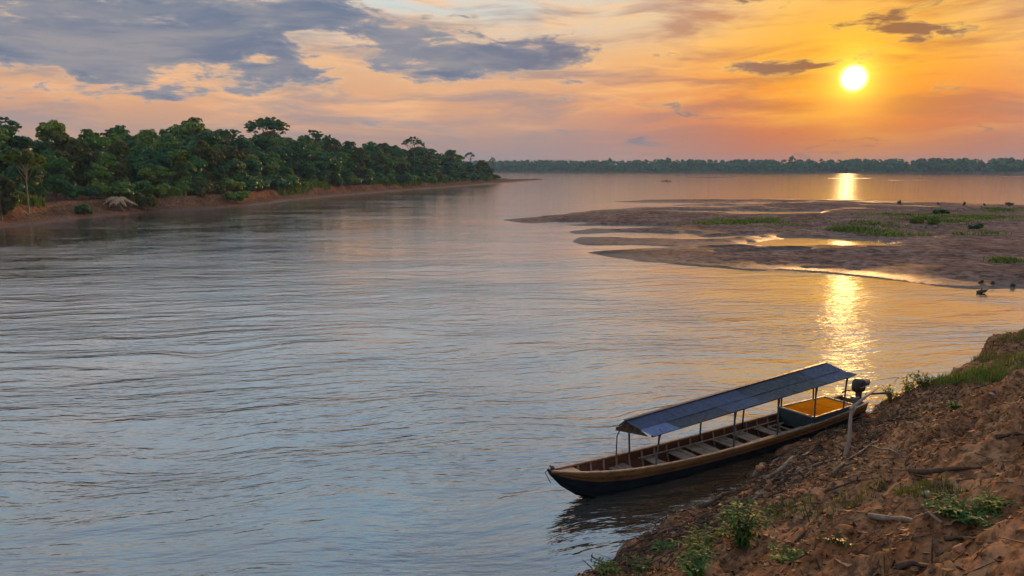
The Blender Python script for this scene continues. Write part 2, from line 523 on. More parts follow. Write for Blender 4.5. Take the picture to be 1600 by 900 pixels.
def bank_h(X, Y, fine=True):
    X = np.asarray(X, float); Y = np.asarray(Y, float)
    s, d = bank_sd(X, Y)
    edge = 0.55 * fbm(s * 0.33, s * 0 + 3.1, 3, 5) + 0.5 * fbm(s * 1.1, d * 0.25, 3, 9)
    rimz = sstep(s, 25.5, 28.0)                       # past the boat the bank ends in a low cut edge
    d2 = d - edge - 1.25 * rimz * (1 - 0.5 * np.exp(-((s - 37.0) / 1.2) ** 2))
    # foot spit beside the boat's stern, shoreline below the camera
    h = np.where(d2 > 0, 0.05 + 0.40 * d2 + 0.014 * d2 ** 2, 0.55 * d2)
    cut = sstep(d2, -0.05, 0.35) * (0.10 + 0.62 * rimz)
    h = h + cut
    h = h - rimz * sstep(d2, 0.6, 3.5) * 0.35
    h = np.maximum(h, -1.6)
    # ledges running along the slope
    lw = fbm(s * 0.22, d * 0.9, 3, 21)
    st = 0.85
    q = (h + lw * 0.9) / st
    led = (np.floor(q) + sstep(q - np.floor(q), 0.35, 0.95) - q) * st * 0.55
    inl = sstep(d2, 0.2, 1.4)
    h = h + led * inl
    h = h + inl * (0.34 * fbm(s * 0.30, d * 0.6, 3, 31) + 0.09 * fbm(s * 0.4, d * 1.9, 3, 41))
    if fine:
        f1 = fbm(s * 1.7 + 0.6 * fbm(s, d, 2, 3), d * 4.2, 4, 51, 0.6)
        h = h + (0.03 + 0.040 * inl) * f1
        r = np.abs(fbm(s * 4.3, d * 6.0, 3, 61))
        h = h - 0.05 * inl * np.exp(-(r / 0.05) ** 2)
    # climb to the level ground the picture is taken from, out of frame
    top = 6.35
    h = np.where(d > 8.2, h + (d - 8.2) * 0.55, h)
    h = np.where(h > top - 0.5, top - 0.5 + 0.5 * (1 - np.exp(-(h - top + 0.5) / 0.5)), h)
    return h


def bank_grid(s0, s1, d0, d1, ds, dd):
    ss_ = np.arange(s0, s1 + 1e-6, ds); dd_ = np.arange(d0, d1 + 1e-6, dd)
    Sg, Dg = np.meshgrid(ss_, dd_)
    X, Y = bank_xy(Sg, Dg)
    Z = bank_h(X, Y)
    # overhanging, crumbling edges: push outwards a little
    V = np.stack([X, Y, Z], -1).reshape(-1, 3)
    nx, ny = len(ss_), len(dd_)
    i = np.arange(nx * ny).reshape(ny, nx)
    F = np.stack([i[:-1, :-1], i[:-1, 1:], i[1:, 1:], i[1:, :-1]], -1).reshape(-1, 4)
    return V, F[:, ::-1]


V, F = bank_grid(-30, 75, -3.5, 14, 0.075, 0.05)
near_bank = kind(obj('riverbank', mesh_np('riverbank', V, F, [MT['soil']], smooth=True)), 'structure')
near_bank['label'] = 'eroded red-brown earth bank sloping to the water'


def bz(x, y):
    return float(bank_h(np.array([x]), np.array([y]))[0])


def on_bank(px, py):
    """where a pixel's sight line meets the near bank"""
    x, y, d = ray(px, py)
    t = np.linspace(0.003, 0.06, 1200)
    hz = bank_h(x * t, y * t)
    below = (CAM_H + d * t) <= hz
    k = int(np.argmax(below)) if below.any() else len(t) - 1
    return x * t[k], y * t[k], float(hz[k])


# ------------------------------------------------------------------ sandbar
def smooth_poly(pts, n):
    pts = np.array(pts, float)
    seg = np.r_[0, np.cumsum(np.hypot(*np.diff(pts, axis=0).T))]
    q = np.linspace(0, seg[-1], n)
    return np.stack([np.interp(q, seg, pts[:, 0]), np.interp(q, seg, pts[:, 1])], -1)


def poly_dist(X, Y, poly):
    """signed distance to a closed outline, positive inside"""
    P = np.asarray(poly, float); n = len(P)
    best = np.full(X.shape, 1e9); inside = np.zeros(X.shape, bool)
    for i in range(n):
        (x0, y0), (x1, y1) = P[i], P[(i + 1) % n]
        ex, ey = x1 - x0, y1 - y0
        t = np.clip(((X - x0) * ex + (Y - y0) * ey) / (ex * ex + ey * ey + 1e-9), 0, 1)
        best = np.minimum(best, np.hypot(X - x0 - t * ex, Y - y0 - t * ey))
        c = ((y0 > Y) != (y1 > Y)) & (X < ex * (Y - y0) / (ey + 1e-12) + x0)
        inside ^= c
    return np.where(inside, best, -best)


BAR = [at(*p) for p in ((788, 344), (860, 336), (940, 328), (1010, 323), (1060, 320), (1130, 318), (950, 315), (1030, 312.5), (1180, 311.5), (1330, 312.5), (1420, 316), (1600, 320), (1900, 322))]
BAR += [at(*p) for p in ((2300, 470), (1700, 455), (1600, 449), (1500, 445), (1400, 438), (1320, 431), (1240, 426), (1150, 421), (1060, 415), (990, 409), (940, 400), (924, 395),
                         (980, 388), (1040, 383), (970, 381), (905, 380), (895, 377), (925, 368), (895, 361), (935, 356), (860, 352))]
POOLS = [  # pixel centre, half width, half height of the standing water on the bar
    (1020, 367, 70, 3.5), (1110, 371, 60, 2.5), (985, 355, 60, 2.0), (1265, 380, 85, 6.0), (1190, 394, 60, 1.8), (1215, 333, 60, 2.6), (1120, 331, 70, 1.8),
    (880, 349, 40, 2.0), (1300, 400, 40, 1.2), (1090, 323, 60, 1.6), (1140, 387, 50, 1.5)]
MOUNDS = [(1360, 357, 70, 9, 0.75), (1480, 350, 70, 9, 0.8), (1330, 345, 110, 7, 0.45), (1170, 345, 90, 6, 0.5), (1530, 400, 80, 7, 0.45), (1380, 402, 60, 5, 0.45),
          (1300, 415, 90, 5, 0.3), (1550, 432, 90, 8, 0.5), (1200, 410, 100, 5, 0.3), (1500, 330, 120, 4, 0.4), (1000, 345, 60, 4, 0.25), (960, 396, 40, 3, 0.15)]


def ellipse(X, Y, px, py, hw, hh):
    cx, cy = at(px, py); rx = abs(at(px + hw, py)[0] - cx)
    ry = 0.5 * abs(at(px, py - hh)[1] - at(px, py + hh)[1])
    kx = cx / cy                                    # stretched along the line of the bar
    return ((X - cx - (Y - cy) * kx) / rx) ** 2 + ((Y - cy) / ry) ** 2


def bar_h(X, Y):
    X = np.asarray(X, float); Y = np.asarray(Y, float)
    wx = X + 2.0 * fbm(X * 0.12, Y * 0.12, 3, 71); wy = Y + 3.0 * fbm(X * 0.10 + 9, Y * 0.10, 3, 72)
    d = poly_dist(wx, wy, BAR)
    h = np.where(d > 0, 0.34 * (1 - np.exp(-d / 7.0)) + 0.05 * sstep(d, 0, 0.6), 0.12 * d)
    rough = sstep(d, 0, 6)
    h = h + rough * (0.20 * fbm(X * 0.05, Y * 0.07, 4, 81) + 0.09 * fbm(X * 0.22, Y * 0.3, 4, 82)) + 0.03 * fbm(X * 0.8, Y * 1.0, 3, 83) * sstep(d, -1, 2)
    for p in MOUNDS:
        h = h + 0.7 * p[4] * np.exp(-ellipse(wx, wy, *p[:4])) * (0.75 + 0.8 * fbm(X * 0.3, Y * 0.3, 3, 84))
    # low scarps where the current has cut the sand
    q = (h + 0.15 * fbm(X * 0.09, Y * 0.05, 3, 85)) / 0.30
    h = h + (np.floor(q) + sstep(q - np.floor(q), 0.5, 0.8) - q) * 0.30 * 0.14 * rough
    for p in POOLS:
        e = ellipse(wx, wy, p[0], p[1], p[2], p[3] * 1.1) + 1.3 * fbm(X * 0.25, Y * 0.12, 3, 86)
        h = np.where(e < 2.6, h - (h + 0.07) * sstep(e, 2.6, 0.8), h)
    return np.maximum(h, -0.8)


xs = np.r_[np.arange(-4, 60, 0.33), np.arange(60, 190, 1.2)]
ys = np.r_[np.arange(46, 100, 0.33), np.arange(100, 215, 0.6)]
V, F = grid(xs, ys, bar_h)
keep = V[F].max(1)[:, 2] > -0.5
F = F[keep]
used = np.unique(F); rm = np.full(len(V), -1); rm[used] = np.arange(len(used))
sandbar = kind(obj('sandbar', mesh_np('sandbar', V[used], rm[F], [MT['sand']], smooth=True)), 'structure')
sandbar['label'] = 'low muddy sandbar with shallow pools'


def low_bar(px0, px1, py, half, hmax, seed):
    (x0, y0), (x1, y1) = at(px0, py), at(px1, py)
    cx, cy, hx = (x0 + x1) / 2, (y0 + y1) / 2, (x1 - x0) / 2
    V, F = grid(np.linspace(x0 - 4, x1 + 4, 60), np.linspace(cy - half * 1.3, cy + half * 1.3, 14),
                lambda X, Y: hmax * (1.1 - ((X - cx) / hx) ** 2 - ((Y - cy) / half) ** 2 + 0.5 * fbm(X * 0.1, Y * 0.15, 3, seed)) - 0.04)
    o = kind(obj('mud_bank', mesh_np('mud_bank', V, F, [MT['sand']], smooth=True)), 'structure')
    o['label'] = 'thin distant mud bank barely above the water'


low_bar(1062, 1172, 277.6, 9, 0.5, 91)
low_bar(1296, 1362, 278.6, 8, 0.35, 92)
low_bar(1390, 1452, 281.6, 5, 0.3, 93)
low_bar(1560, 1600, 275.5, 9, 0.4, 94)

# ------------------------------------------------------------------ left bank
LB = [(-92, 40), (-84, 75)] + [at(*p) for p in ((0, 357), (80, 346), (160, 338), (240, 331), (330, 326), (390, 322), (450, 314), (520, 306.5), (600, 300), (660, 295.5), (720, 291), (770, 287), (806, 284.5), (830, 282.6), (852, 281.2))]
tipx, tipy = LB[-1]
LBs = smooth_poly(LB, 420)
LBs[:, 0] += 1.3 * fbm(np.arange(420) * 0.11, np.zeros(420), 3, 101) * np.linspace(1, 0.3, 420)
LBOUT = list(map(tuple, LBs)) + [(tipx - 10, tipy + 14), (tipx - 55, tipy + 10), (-120, 660), (-600, 660), (-600, 40)]


def left_h(X, Y):
    d = poly_dist(X, Y, LBOUT)
    thin = sstep(Y, 395, 440)                           # the spit at the end stays low
    hi = 2.5 - 0.7 * sstep(Y, 200, 420) - 1.5 * thin
    step = 4.2 + 1.6 * fbm(Y * 0.06, X * 0.02, 3, 111)
    low = 0.10 + 0.20 * d
    cut = sstep(d, step - 0.2, step + 1.1)
    h = np.where(d > 0, np.minimum(low, 1.1) * (1 - cut) + cut * np.maximum(hi, 0.4), 0.3 * d)
    h = h + sstep(d, 0.3, 3) * (0.35 * fbm(X * 0.35, Y * 0.22, 4, 112) + 0.12 * fbm(X * 1.2, Y * 1.2, 3, 113))
    h = h + sstep(d, 8, 45) * 2.2 * (1 - thin)
    h = h + sstep(d, 56, 100) * 6.5 * (1 - sstep(Y, 300, 380))   # rise added behind the forest to block bright sky gaps under the crowns
    return np.maximum(h, -0.8), d


# a strip that follows the shore
nrm = np.gradient(LBs, axis=0); nrm /= np.hypot(nrm[:, :1], nrm[:, 1:]); nrm = np.stack([-nrm[:, 1], nrm[:, 0]], -1)
offs = np.r_[np.arange(-2.5, 9, 0.45), np.arange(9, 30, 3), 40, 55, 70, 85, 100, 140]
idx = np.linspace(0, 419, 640)
bx_ = np.interp(idx, np.arange(420), LBs[:, 0]); by_ = np.interp(idx, np.arange(420), LBs[:, 1])
nx_ = np.interp(idx, np.arange(420), nrm[:, 0]); ny_ = np.interp(idx, np.arange(420), nrm[:, 1])
wv_ = np.ones(31) / 31
nx_ = np.convolve(np.pad(nx_, 15, 'edge'), wv_, 'valid'); ny_ = np.convolve(np.pad(ny_, 15, 'edge'), wv_, 'valid')
X = bx_[None, :] + offs[:, None] * nx_[None, :]; Y = by_[None, :] + offs[:, None] * ny_[None, :]
Z, _ = left_h(X, Y)
ni, nj = Z.shape
V = np.stack([X, Y, Z], -1).reshape(-1, 3)
i = np.arange(ni * nj).reshape(ni, nj)
F = np.stack([i[:-1, :-1], i[:-1, 1:], i[1:, 1:], i[1:, :-1]], -1).reshape(-1, 4)
left_bank = kind(obj('forest_bank', mesh_np('forest_bank', V, F, [MT['mud']], smooth=True)), 'structure')
left_bank['label'] = 'red-brown mud bank below the forest, ending in a low spit'


# ------------------------------------------------------------------ foliage
def leaf_cloud(centres, radii, n_each, size, rg, flat=0.75, tint_c=None, upbias=0.35, below=0.35):
    """leaves laid like shingles round clumps: returns verts, quads, tints"""
    nC = len(centres)
    n = nC * n_each
    ci = np.repeat(np.arange(nC), n_each)
    d = rg.normal(size=(n, 3)); d /= np.linalg.norm(d, axis=1)[:, None]
    d[:, 2] = np.where(d[:, 2] < -below, -d[:, 2], d[:, 2])
    rr = radii[ci] * rg.uniform(0.72, 1.06, n)
    p = centres[ci] + d * rr[:, None] * np.array([1, 1, flat])
    nn = d * 1.0 + rg.normal(size=(n, 3)) * 0.32; nn[:, 2] += upbias
    nn /= np.linalg.norm(nn, axis=1)[:, None]
    a = rg.normal(size=(n, 3)); a -= nn * (a * nn).sum(1)[:, None]; a /= np.linalg.norm(a, axis=1)[:, None]
    b = np.cross(nn, a)
    sz = size * rg.uniform(0.55, 1.3, n)[:, None]
    L, Wd = sz * 0.5, sz * 0.5 * rg.uniform(0.4, 0.75, n)[:, None]
    bend = nn * sz * 0.10
    V = np.stack([p - a * L - bend, p + b * Wd, p + a * L - bend, p - b * Wd], 1).reshape(-1, 3)
    F = np.arange(n * 4).reshape(-1, 4)
    tc_ = tint_c[ci] if tint_c is not None else np.ones((n, 3))
    t = tc_ * rg.uniform(0.72, 1.28, (n, 1)) * (1 + rg.uniform(-0.10, 0.10, (n, 3)))
    return V, F, np.repeat(t, 4, axis=0)


def lobed_crown(lobes, rg, subs, n_each, size, sub_r=(0.26, 0.44), hue=0.28, flat=0.8, below=0.25):
    cs, rs, ts = [], [], []
    for (c, r) in lobes:
        c = np.array(c); r = np.array(r)
        lt = 1 + rg.uniform(-hue, hue)
        for _ in range(subs):
            d = rg.normal(size=3); d /= np.linalg.norm(d)
            if d[2] < -below: d[2] = -d[2]
            q = rg.uniform(0.55, 0.95)
            cs.append(c + d * r * q); rs.append(r.mean() * rg.uniform(*sub_r))
            yel = rg.uniform(0.9, 1.25) if rg.random() < 0.4 else 1.0
            ts.append(np.array([lt * yel * 1.03, lt * (1 + (yel - 1) * 0.5), lt * 0.97]))
    return leaf_cloud(np.array(cs), np.array(rs), n_each, size, rg, flat, np.array(ts))


def blob_core(lobes, rg, k=0.6):
    """solid filler blobs inside the lobes so that a crown is not see-through"""
    vs, fs = [], []
    bm = bmesh.new(); bmesh.ops.create_icosphere(bm, subdivisions=2, radius=1.0)
    P = np.array([v.co[:] for v in bm.verts]); T = np.array([[v.index for v in f.verts] for f in bm.faces]); bm.free()
    b = 0
    for c, r in lobes:
        q = P * (1 + rg.uniform(-0.18, 0.18, (len(P), 1))) * np.array(r) * k + np.array(c)
        vs.append(q); fs.append(T + b); b += len(P)
    return np.concatenate(vs), np.concatenate(fs)


def crown_mesh(name, lobes, rg, subs, n_each, size, mat, core=0.58, **kw):
    V, F, t = lobed_crown(lobes, rg, subs, n_each, size, **kw)
    if core:
        V2, T2 = blob_core(lobes, rg, core)
        q = np.concatenate([T2, T2[:, 2:3]], 1)
        # triangles kept as triangles: build with a separate face list
        me = bpy.data.meshes.new(name)
        nq, nt = len(F), len(T2)
        allV = np.concatenate([V, V2]).astype(np.float32)
        loops = np.concatenate([F.ravel(), (T2 + len(V)).ravel()]).astype(np.int32)
        me.vertices.add(len(allV)); me.vertices.foreach_set('co', allV.ravel())
        me.loops.add(len(loops)); me.loops.foreach_set('vertex_index', loops)
        me.polygons.add(nq + nt)
        st = np.concatenate([np.arange(nq) * 4, nq * 4 + np.arange(nt) * 3]).astype(np.int32)
        tot = np.concatenate([np.full(nq, 4), np.full(nt, 3)]).astype(np.int32)
        me.polygons.foreach_set('loop_start', st); me.polygons.foreach_set('loop_total', tot)
        me.materials.append(mat)
        a = me.color_attributes.new('tint', 'FLOAT_COLOR', 'POINT')
        t4 = np.ones((len(allV), 4), np.float32); t4[:len(V), :3] = t; t4[len(V):, :3] = 0.9  # core tinted a little darker, standing for shade inside the crown
        a.data.foreach_set('color', t4.ravel())
        me.update(calc_edges=True)
        return me
    return mesh_np(name, V, F, [mat], tint=t)


def trunk_mesh(name, h, r, ends, mat, rg, base=-0.6, lean=0.04, fork=0.45):
    """tapered trunk with limbs reaching the crown's lobes"""
    mb = MB()
    lx, ly = rg.uniform(-lean, lean, 2) * h
    top = Vector((lx, ly, h * 0.78))
    pts = [Vector((0, 0, base)), Vector((lx * 0.1, ly * 0.1, 0.3)), Vector((lx * 0.45, ly * 0.45, h * fork * 0.7)), Vector((lx * 0.7, ly * 0.7, h * fork)), top]
    mb.tube(pts, [r * 1.5, r * 1.1, r * 0.85, r * 0.75, r * 0.3], 8)
    for e in ends:
        e = Vector(e); k = rg.uniform(0.0, 0.75)
        s0 = pts[3].lerp(top, k)
        m_ = s0.lerp(e, 0.5) + Vector((0, 0, -0.06 * h + 0.12 * h * k))
        mb.tube([s0, m_, e], [r * 0.45, r * 0.3, r * 0.10], 5)
    return mb.mesh(name, mat, smooth=True)


def broad_proto(seed, mat, h=13.0, wd=4.0, lobes_n=8, dome=1.0):
    rg = np.random.default_rng(seed)
    lobes = []
    for k in range(lobes_n):
        a = rg.uniform(0, 6.283); q = math.sqrt(rg.uniform(0, 1)) * wd * 0.72
        z = h * (0.50 + 0.36 * (1 - (q / wd) ** 2) * rg.uniform(0.55, 1.1) * dome)
        rr = wd * rg.uniform(0.36, 0.52)
        lobes.append(((q * math.cos(a), q * math.sin(a), z), (rr, rr, rr * rg.uniform(0.7, 0.9))))
    lobes.append(((0, 0, h * 0.82), (wd * 0.48, wd * 0.48, h * 0.15)))
    lobes.append(((rg.uniform(-1, 1), rg.uniform(-1, 1), h * 0.42), (wd * 0.7, wd * 0.7, h * 0.17)))
    for k in range(4):
        a = rg.uniform(0, 6.283); lobes.append(((math.cos(a) * wd * 0.55, math.sin(a) * wd * 0.55, h * rg.uniform(0.16, 0.30)), (wd * 0.42, wd * 0.42, h * 0.13)))
    cm = crown_mesh('crown', lobes, rg, 13, 40, 0.62, mat)
    tm = trunk_mesh('trunk', h, 0.028 * h * 0.6, [l[0] for l in lobes[:6]], MT['bark'], rg)
    return cm, tm, h


def umbrella_proto(seed, mat, h=20.0, wd=5.5, thick=0.11, lobes_n=11, dens=26, bark='bark', fork=0.62):
    rg = np.random.default_rng(seed)
    lobes = []
    for k in range(lobes_n):
        a = 2.4 * k + rg.uniform(-0.4, 0.4); q = math.sqrt((k + 0.4) / lobes_n) * wd
        z = h * (0.95 - 0.13 * (q / wd) ** 2 + rg.uniform(-0.035, 0.02))
        rr = wd * rg.uniform(0.20, 0.32)
        lobes.append(((q * math.cos(a), q * math.sin(a), z), (rr, rr, h * thick * 0.5)))
    cm = crown_mesh('crown', lobes, rg, 10, dens, 0.55, mat, core=0.0, sub_r=(0.22, 0.4), flat=0.55)
    tm = trunk_mesh('trunk', h, 0.0135 * h, [l[0] for l in lobes], MT[bark], rg, fork=fork)
    return cm, tm, h


def shrub_proto(seed, mat, h=3.2, wd=2.4, low=0.30):
    rg = np.random.default_rng(seed)
    lobes = []
    for k in range(6):
        a = rg.uniform(0, 6.283); q = math.sqrt(rg.uniform(0, 1)) * wd * 0.7
        rr = wd * rg.uniform(0.36, 0.55)
        lobes.append(((q * math.cos(a), q * math.sin(a), h * rg.uniform(low, 0.62)), (rr, rr, h * 0.34)))
    cm = crown_mesh('foliage', lobes, rg, 12, 34, 0.42, mat, below=0.5)
    mb = MB()
    for l in lobes:
        mb.tube([(0, 0, -0.3), (l[0][0] * 0.4, l[0][1] * 0.4, h * 0.2), l[0]], [0.07, 0.05, 0.02], 5)
    return cm, mb.mesh('stem', MT['bark'], True), h


def place(name, proto, loc, h, wscale, rz, parts=('trunk', 'crown'), base=None):
    cm, tm, ph = proto
    e = empty(name, loc, rz)
    k = h / ph
    for nm, me in ((parts[0], tm), (parts[1], cm)):
        o = obj(nm, me, e); o.scale = (k * wscale, k * wscale, k)
    return e


def ordinal(n):
    return '%d%s' % (n, 'th' if 10 <= n % 100 <= 20 else {1: 'st', 2: 'nd', 3: 'rd'}.get(n % 10, 'th'))


def lz(x, y):
    return float(left_h(np.array([[x]]), np.array([[y]]))[0][0, 0])


BROAD = [broad_proto(200 + k, MT['leaf' if k % 3 else 'leaf_dark'], 13.0, [4.2, 4.8, 3.6, 5.0, 4.4, 4.0, 4.6][k], 7 + k % 3, [1, 0.8, 1.15, 0.9, 1.05, 0.85, 1.0][k]) for k in range(7)]
BROAD_OLIVE = [broad_proto(231, MT['leaf_olive'], 12.0, 4.0, 8), broad_proto(232, MT['leaf_olive'], 12.0, 3.6, 7, 1.1)]
SHRUB = [shrub_proto(260 + k, MT['leaf' if k % 2 else 'leaf_olive' if k == 4 else 'leaf_dark']) for k in range(6)]
UMB = [umbrella_proto(280 + k, MT['leaf_dark'], 20.0, [5.6, 4.4, 5.0][k], [0.16, 0.15, 0.12][k], [14, 11, 12][k], 40) for k in range(3)]
BIG_OPEN = umbrella_proto(290, MT['leaf_dark'], 20.0, 6.2, 0.26, 26, 30, fork=0.5)
PALE_TREE = umbrella_proto(295, MT['leaf_lime'], 9.0, 2.6, 0.36, 12, 44, 'pale_bark', 0.5)

cum = np.r_[0, np.cumsum(np.hypot(*np.diff(LBs, axis=0).T))]


def shore_point(sv_, off):
    x = np.interp(sv_, cum, LBs[:, 0]); y = np.interp(sv_, cum, LBs[:, 1])
    return x - 0.985 * off, y + 0.17 * off


rows = [  # inland distance, height range, spacing near, spacing far, row name
    (8.5, (6.0, 9.0), 5.6, 10.5, 'front row'), (14.0, (9.0, 12.0), 6.0, 12.0, 'second row'), (21.0, (11.0, 13.8), 6.8, 13.0, 'third row'),
    (29.5, (12.0, 14.6), 7.6, 14.0, 'fourth row'), (40.0, (12.6, 15.4), 9.0, 16.0, 'fifth row'), (50.0, (11.5, 14.0), 8.0, 30.0, 'rearmost row')]
COL = {0: 'mid green', 1: 'dark green'}
rt = random.Random(8)
S_END = float(np.interp(404, LBs[:, 1], cum))
for ri, (off, hr, s0, s1, rname) in enumerate(rows):
    placed = []
    s_ = float(np.interp(62, LBs[:, 1], cum)) + ri * 2.3
    while s_ < S_END - ri * 5:
        k = min(1, max(0, (s_ - 150) / 220))
        x, y = shore_point(s_ + rt.uniform(-1.5, 1.5), off + rt.uniform(-2.2, 2.2))
        s_ += (s0 * (1 - k) + s1 * k) * rt.uniform(0.75, 1.25)
        px, py = pixel(x, y, 8)
        if px < -45: continue
        hh = rt.uniform(*hr) * rt.uniform(0.86, 1.14) * (1.0 - 0.10 * max(0, min(1, (y - 350) / 70))) * (0.74 + 0.27 * min(1, max(0, (s_ - 85) / 110)))
        olive = rt.random() < (0.28 if ri < 2 else 0.14)
        pi_ = rt.randrange(2) if olive else rt.randrange(7)
        pr = (BROAD_OLIVE if olive else BROAD)[pi_]
        e = place('forest_tree', pr, (x, y, lz(x, y) - 0.2), hh, rt.uniform(0.85, 1.15) * (1 + 0.25 * k), rt.uniform(0, 6.28))
        cname = 'olive green' if olive else ('dark green' if pi_ % 3 == 0 else 'mid green')
        placed.append((px, e, cname))
    placed.sort(key=lambda q: q[0])
    n_in = 0
    for px, e, cname in placed:
        if px > -8: n_in += 1
        pos_ = '%s from the left' % ordinal(n_in) if px > -8 else 'past the frame edge, %s' % ordinal(sum(1 for q in placed if q[0] < px) + 1)
        tag(e, '%s broadleaf tree, %s in the %s of left-bank forest' % (cname, pos_, rname), 'tree', 'trees of the left bank forest')

# shrubs along the mud edge
placed = []
s_ = float(np.interp(96, LBs[:, 1], cum))
while s_ < S_END + 2:
    k = min(1, max(0, (s_ - 130) / 240))
    x, y = shore_point(s_, 5.6 + rt.uniform(-0.7, 1.6))
    s_ += (3.4 * (1 - k) + 7.0 * k) * rt.uniform(0.7, 1.4)
    px, py = pixel(x, y, 2)
    if px < -40: continue
    if 20 < px < 128 and rt.random() < 0.8: continue          # the bare earth scar on the left
    if 480 < px < 520: continue
    j = rt.randrange(6)
    e = place('bank_shrub', SHRUB[j], (x, y, lz(x, y) - 0.15), rt.uniform(2.2, 4.4), rt.uniform(0.8, 1.25) * (1 + 0.3 * k), rt.uniform(0, 6.28), ('stem', 'foliage'))
    placed.append((px, e))
placed.sort(key=lambda q: q[0])
for n_, (px, e) in enumerate(placed):
    tag(e, 'rounded green shrub at the mud edge below the forest, %s shrub from the left' % ordinal(n_ + 1), 'shrub', 'shrubs along the left bank')


def tall_tree(px, ytop, t, proto, label, wscale, name='emergent_tree', rz=0.0):
    x = (px - 800) * t; y = FPX * _cp * t + 20 * t
    z = max(lz(x, y), 0.3)
    h = CAM_H + (261 - ytop) * t - z
    e = place(name, proto, (x, y, z - 0.2), h, wscale, rz)
    return tag(e, label, 'tree')


tall_tree(18, 185, 0.150, UMB[0], 'flat-topped dark tree above the canopy at the far left edge', 0.85)
tall_tree(190, 199, 0.155, UMB[1], 'small flat-crowned tree rising above the canopy, left of the great open tree', 0.62)
tall_tree(365, 201, 0.175, UMB[2], 'wide low-domed tree just left of the great open-crowned tree', 0.95)
tall_tree(425, 189, 0.190, BIG_OPEN, 'tallest tree of the forest, with broad open crown and branches showing', 1.0)
tall_tree(496, 205, 0.205, UMB[0], 'dark layered tree above the canopy right of the tallest tree', 0.9, rz=1.4)
tall_tree(520, 213, 0.215, UMB[1], 'smaller dark tree touching the layered tree right of the tallest one', 0.8, rz=2.2)
tall_tree(602, 222, 0.245, UMB[2], 'low flat crown in the canopy midway along the forest', 0.9, rz=0.6)
tall_tree(648, 215, 0.260, UMB[0], 'umbrella-shaped tree standing clear above the right half of the forest', 0.85, rz=2.9)
tall_tree(735, 237, 0.345, UMB[2], 'flat crown above the canopy near the right end of the forest', 0.7, rz=1.0)
tall_tree(770, 246, 0.395, UMB[1], 'little tree on its own at the very tip of the forest', 0.62, rz=3.0)

# trees of the front with a look of their own
def front_tree(px, pyb, off, h, proto, wsc, label, name, parts=('trunk', 'crown'), cat='tree'):
    x0, y0 = at(px, pyb, 0)
    x, y = x0 * (1 + off / 100.0), y0 * (1 + off / 100.0)
    e = place(name, proto, (x, y, lz(x, y) - 0.15), h, wsc, 0.7, parts)
    return tag(e, label, cat)


front_tree(47, 350, 6, 8.6, PALE_TREE, 1.0, 'slender yellow-green tree with pale trunk in front of the dark forest', 'riverside_tree')
front_tree(4, 355, 3, 6.6, broad_proto(321, MT['leaf_olive'], 7.0, 2.2, 7), 1.0, 'yellowish bushy tree cut by the left frame edge above the mud', 'riverside_tree')
front_tree(288, 328, 7, 8.8, broad_proto(322, MT['leaf_lime'], 9.0, 1.7, 5), 1.0, 'bright lime-yellow tree among dark ones below the great open tree', 'riverside_tree')
front_tree(318, 325, 9, 11.5, broad_proto(323, MT['leaf_olive'], 11.0, 2.8, 6), 1.0, 'pale olive tree beside the lime-yellow tree, its thin trunk showing', 'riverside_tree')
front_tree(228, 333, 2.5, 3.6, shrub_proto(324, MT['leaf_olive'], 3.4, 1.7), 1.0, 'yellowish leaning shrub right of the dry straw-coloured palm', 'bank_shrub', ('stem', 'foliage'), 'shrub')
front_tree(133, 341, 2.0, 2.0, shrub_proto(325, MT['leaf_dark'], 2.2, 1.8), 1.0, 'low dark bush on the mud left of the dry straw-coloured palm', 'bank_shrub', ('stem', 'foliage'), 'shrub')
front_tree(318, 326, 3.0, 3.4, shrub_proto(326, MT['leaf_olive'], 3.2, 2.2), 1.0, 'olive rounded bush overhanging the mud below the pale olive tree', 'bank_shrub', ('stem', 'foliage'), 'shrub')
front_tree(372, 323, 2.6, 3.0, shrub_proto(327, MT['leaf'], 3.0, 2.6), 1.0, 'large round green bush close to the water below the tallest tree', 'bank_shrub', ('stem', 'foliage'), 'shrub')

# dry palm: a fallen fan of straw-coloured fronds
x, y = at(186, 336, 0.0); x *= 1.03; y *= 1.03
z = lz(x, y) + 0.25
palm = empty('dry_palm', (x, y, z))
tag(palm, 'dry straw-coloured palm fronds drooping over the mud bank', 'palm')
mb = MB(); mb.tube([(0.6, 0.5, -0.5), (0.1, 0.1, 0.8), (0, 0, 1.7)], [0.22, 0.17, 0.12], 8)
mb.build('trunk', MT['pale_bark'], palm, True)
rg = np.random.default_rng(5)
for k in range(22):
    a = rg.uniform(0, 6.28); L = rg.uniform(2.2, 3.4); rise = rg.uniform(0.2, 1.0)
    vs, fs = [], []
    nseg = 9
    for j in range(nseg):
        t0, t1 = j / nseg, (j + 0.9) / nseg
        for side in (-1, 1):
            def P(t, o):
                r_ = L * t; zz = 1.7 + rise * math.sin(min(1, t * 1.6) * 1.57) - 1.5 * t ** 1.8
                return np.array([r_ * math.cos(a) - o * math.sin(a), r_ * math.sin(a) + o * math.cos(a), zz - abs(o) * 0.8])
            wl = 0.38 * math.sin(math.pi * (0.12 + 0.85 * t0)) * side
            b0 = len(vs)
            vs += [P(t0, 0.0), P(t0 + 0.05, wl), P(t1 + 0.03, wl * 0.9), P(t0 + 0.06, 0.0)]
            fs.append((b0, b0 + 1, b0 + 2, b0 + 3))
    tv = np.repeat(rg.uniform(0.7, 1.3, (len(fs), 1)) * np.ones((1, 3)), 4, axis=0)
    obj('frond', mesh_np('frond', np.array(vs), np.array(fs), [MT['leaf_straw']], tint=tv), palm)
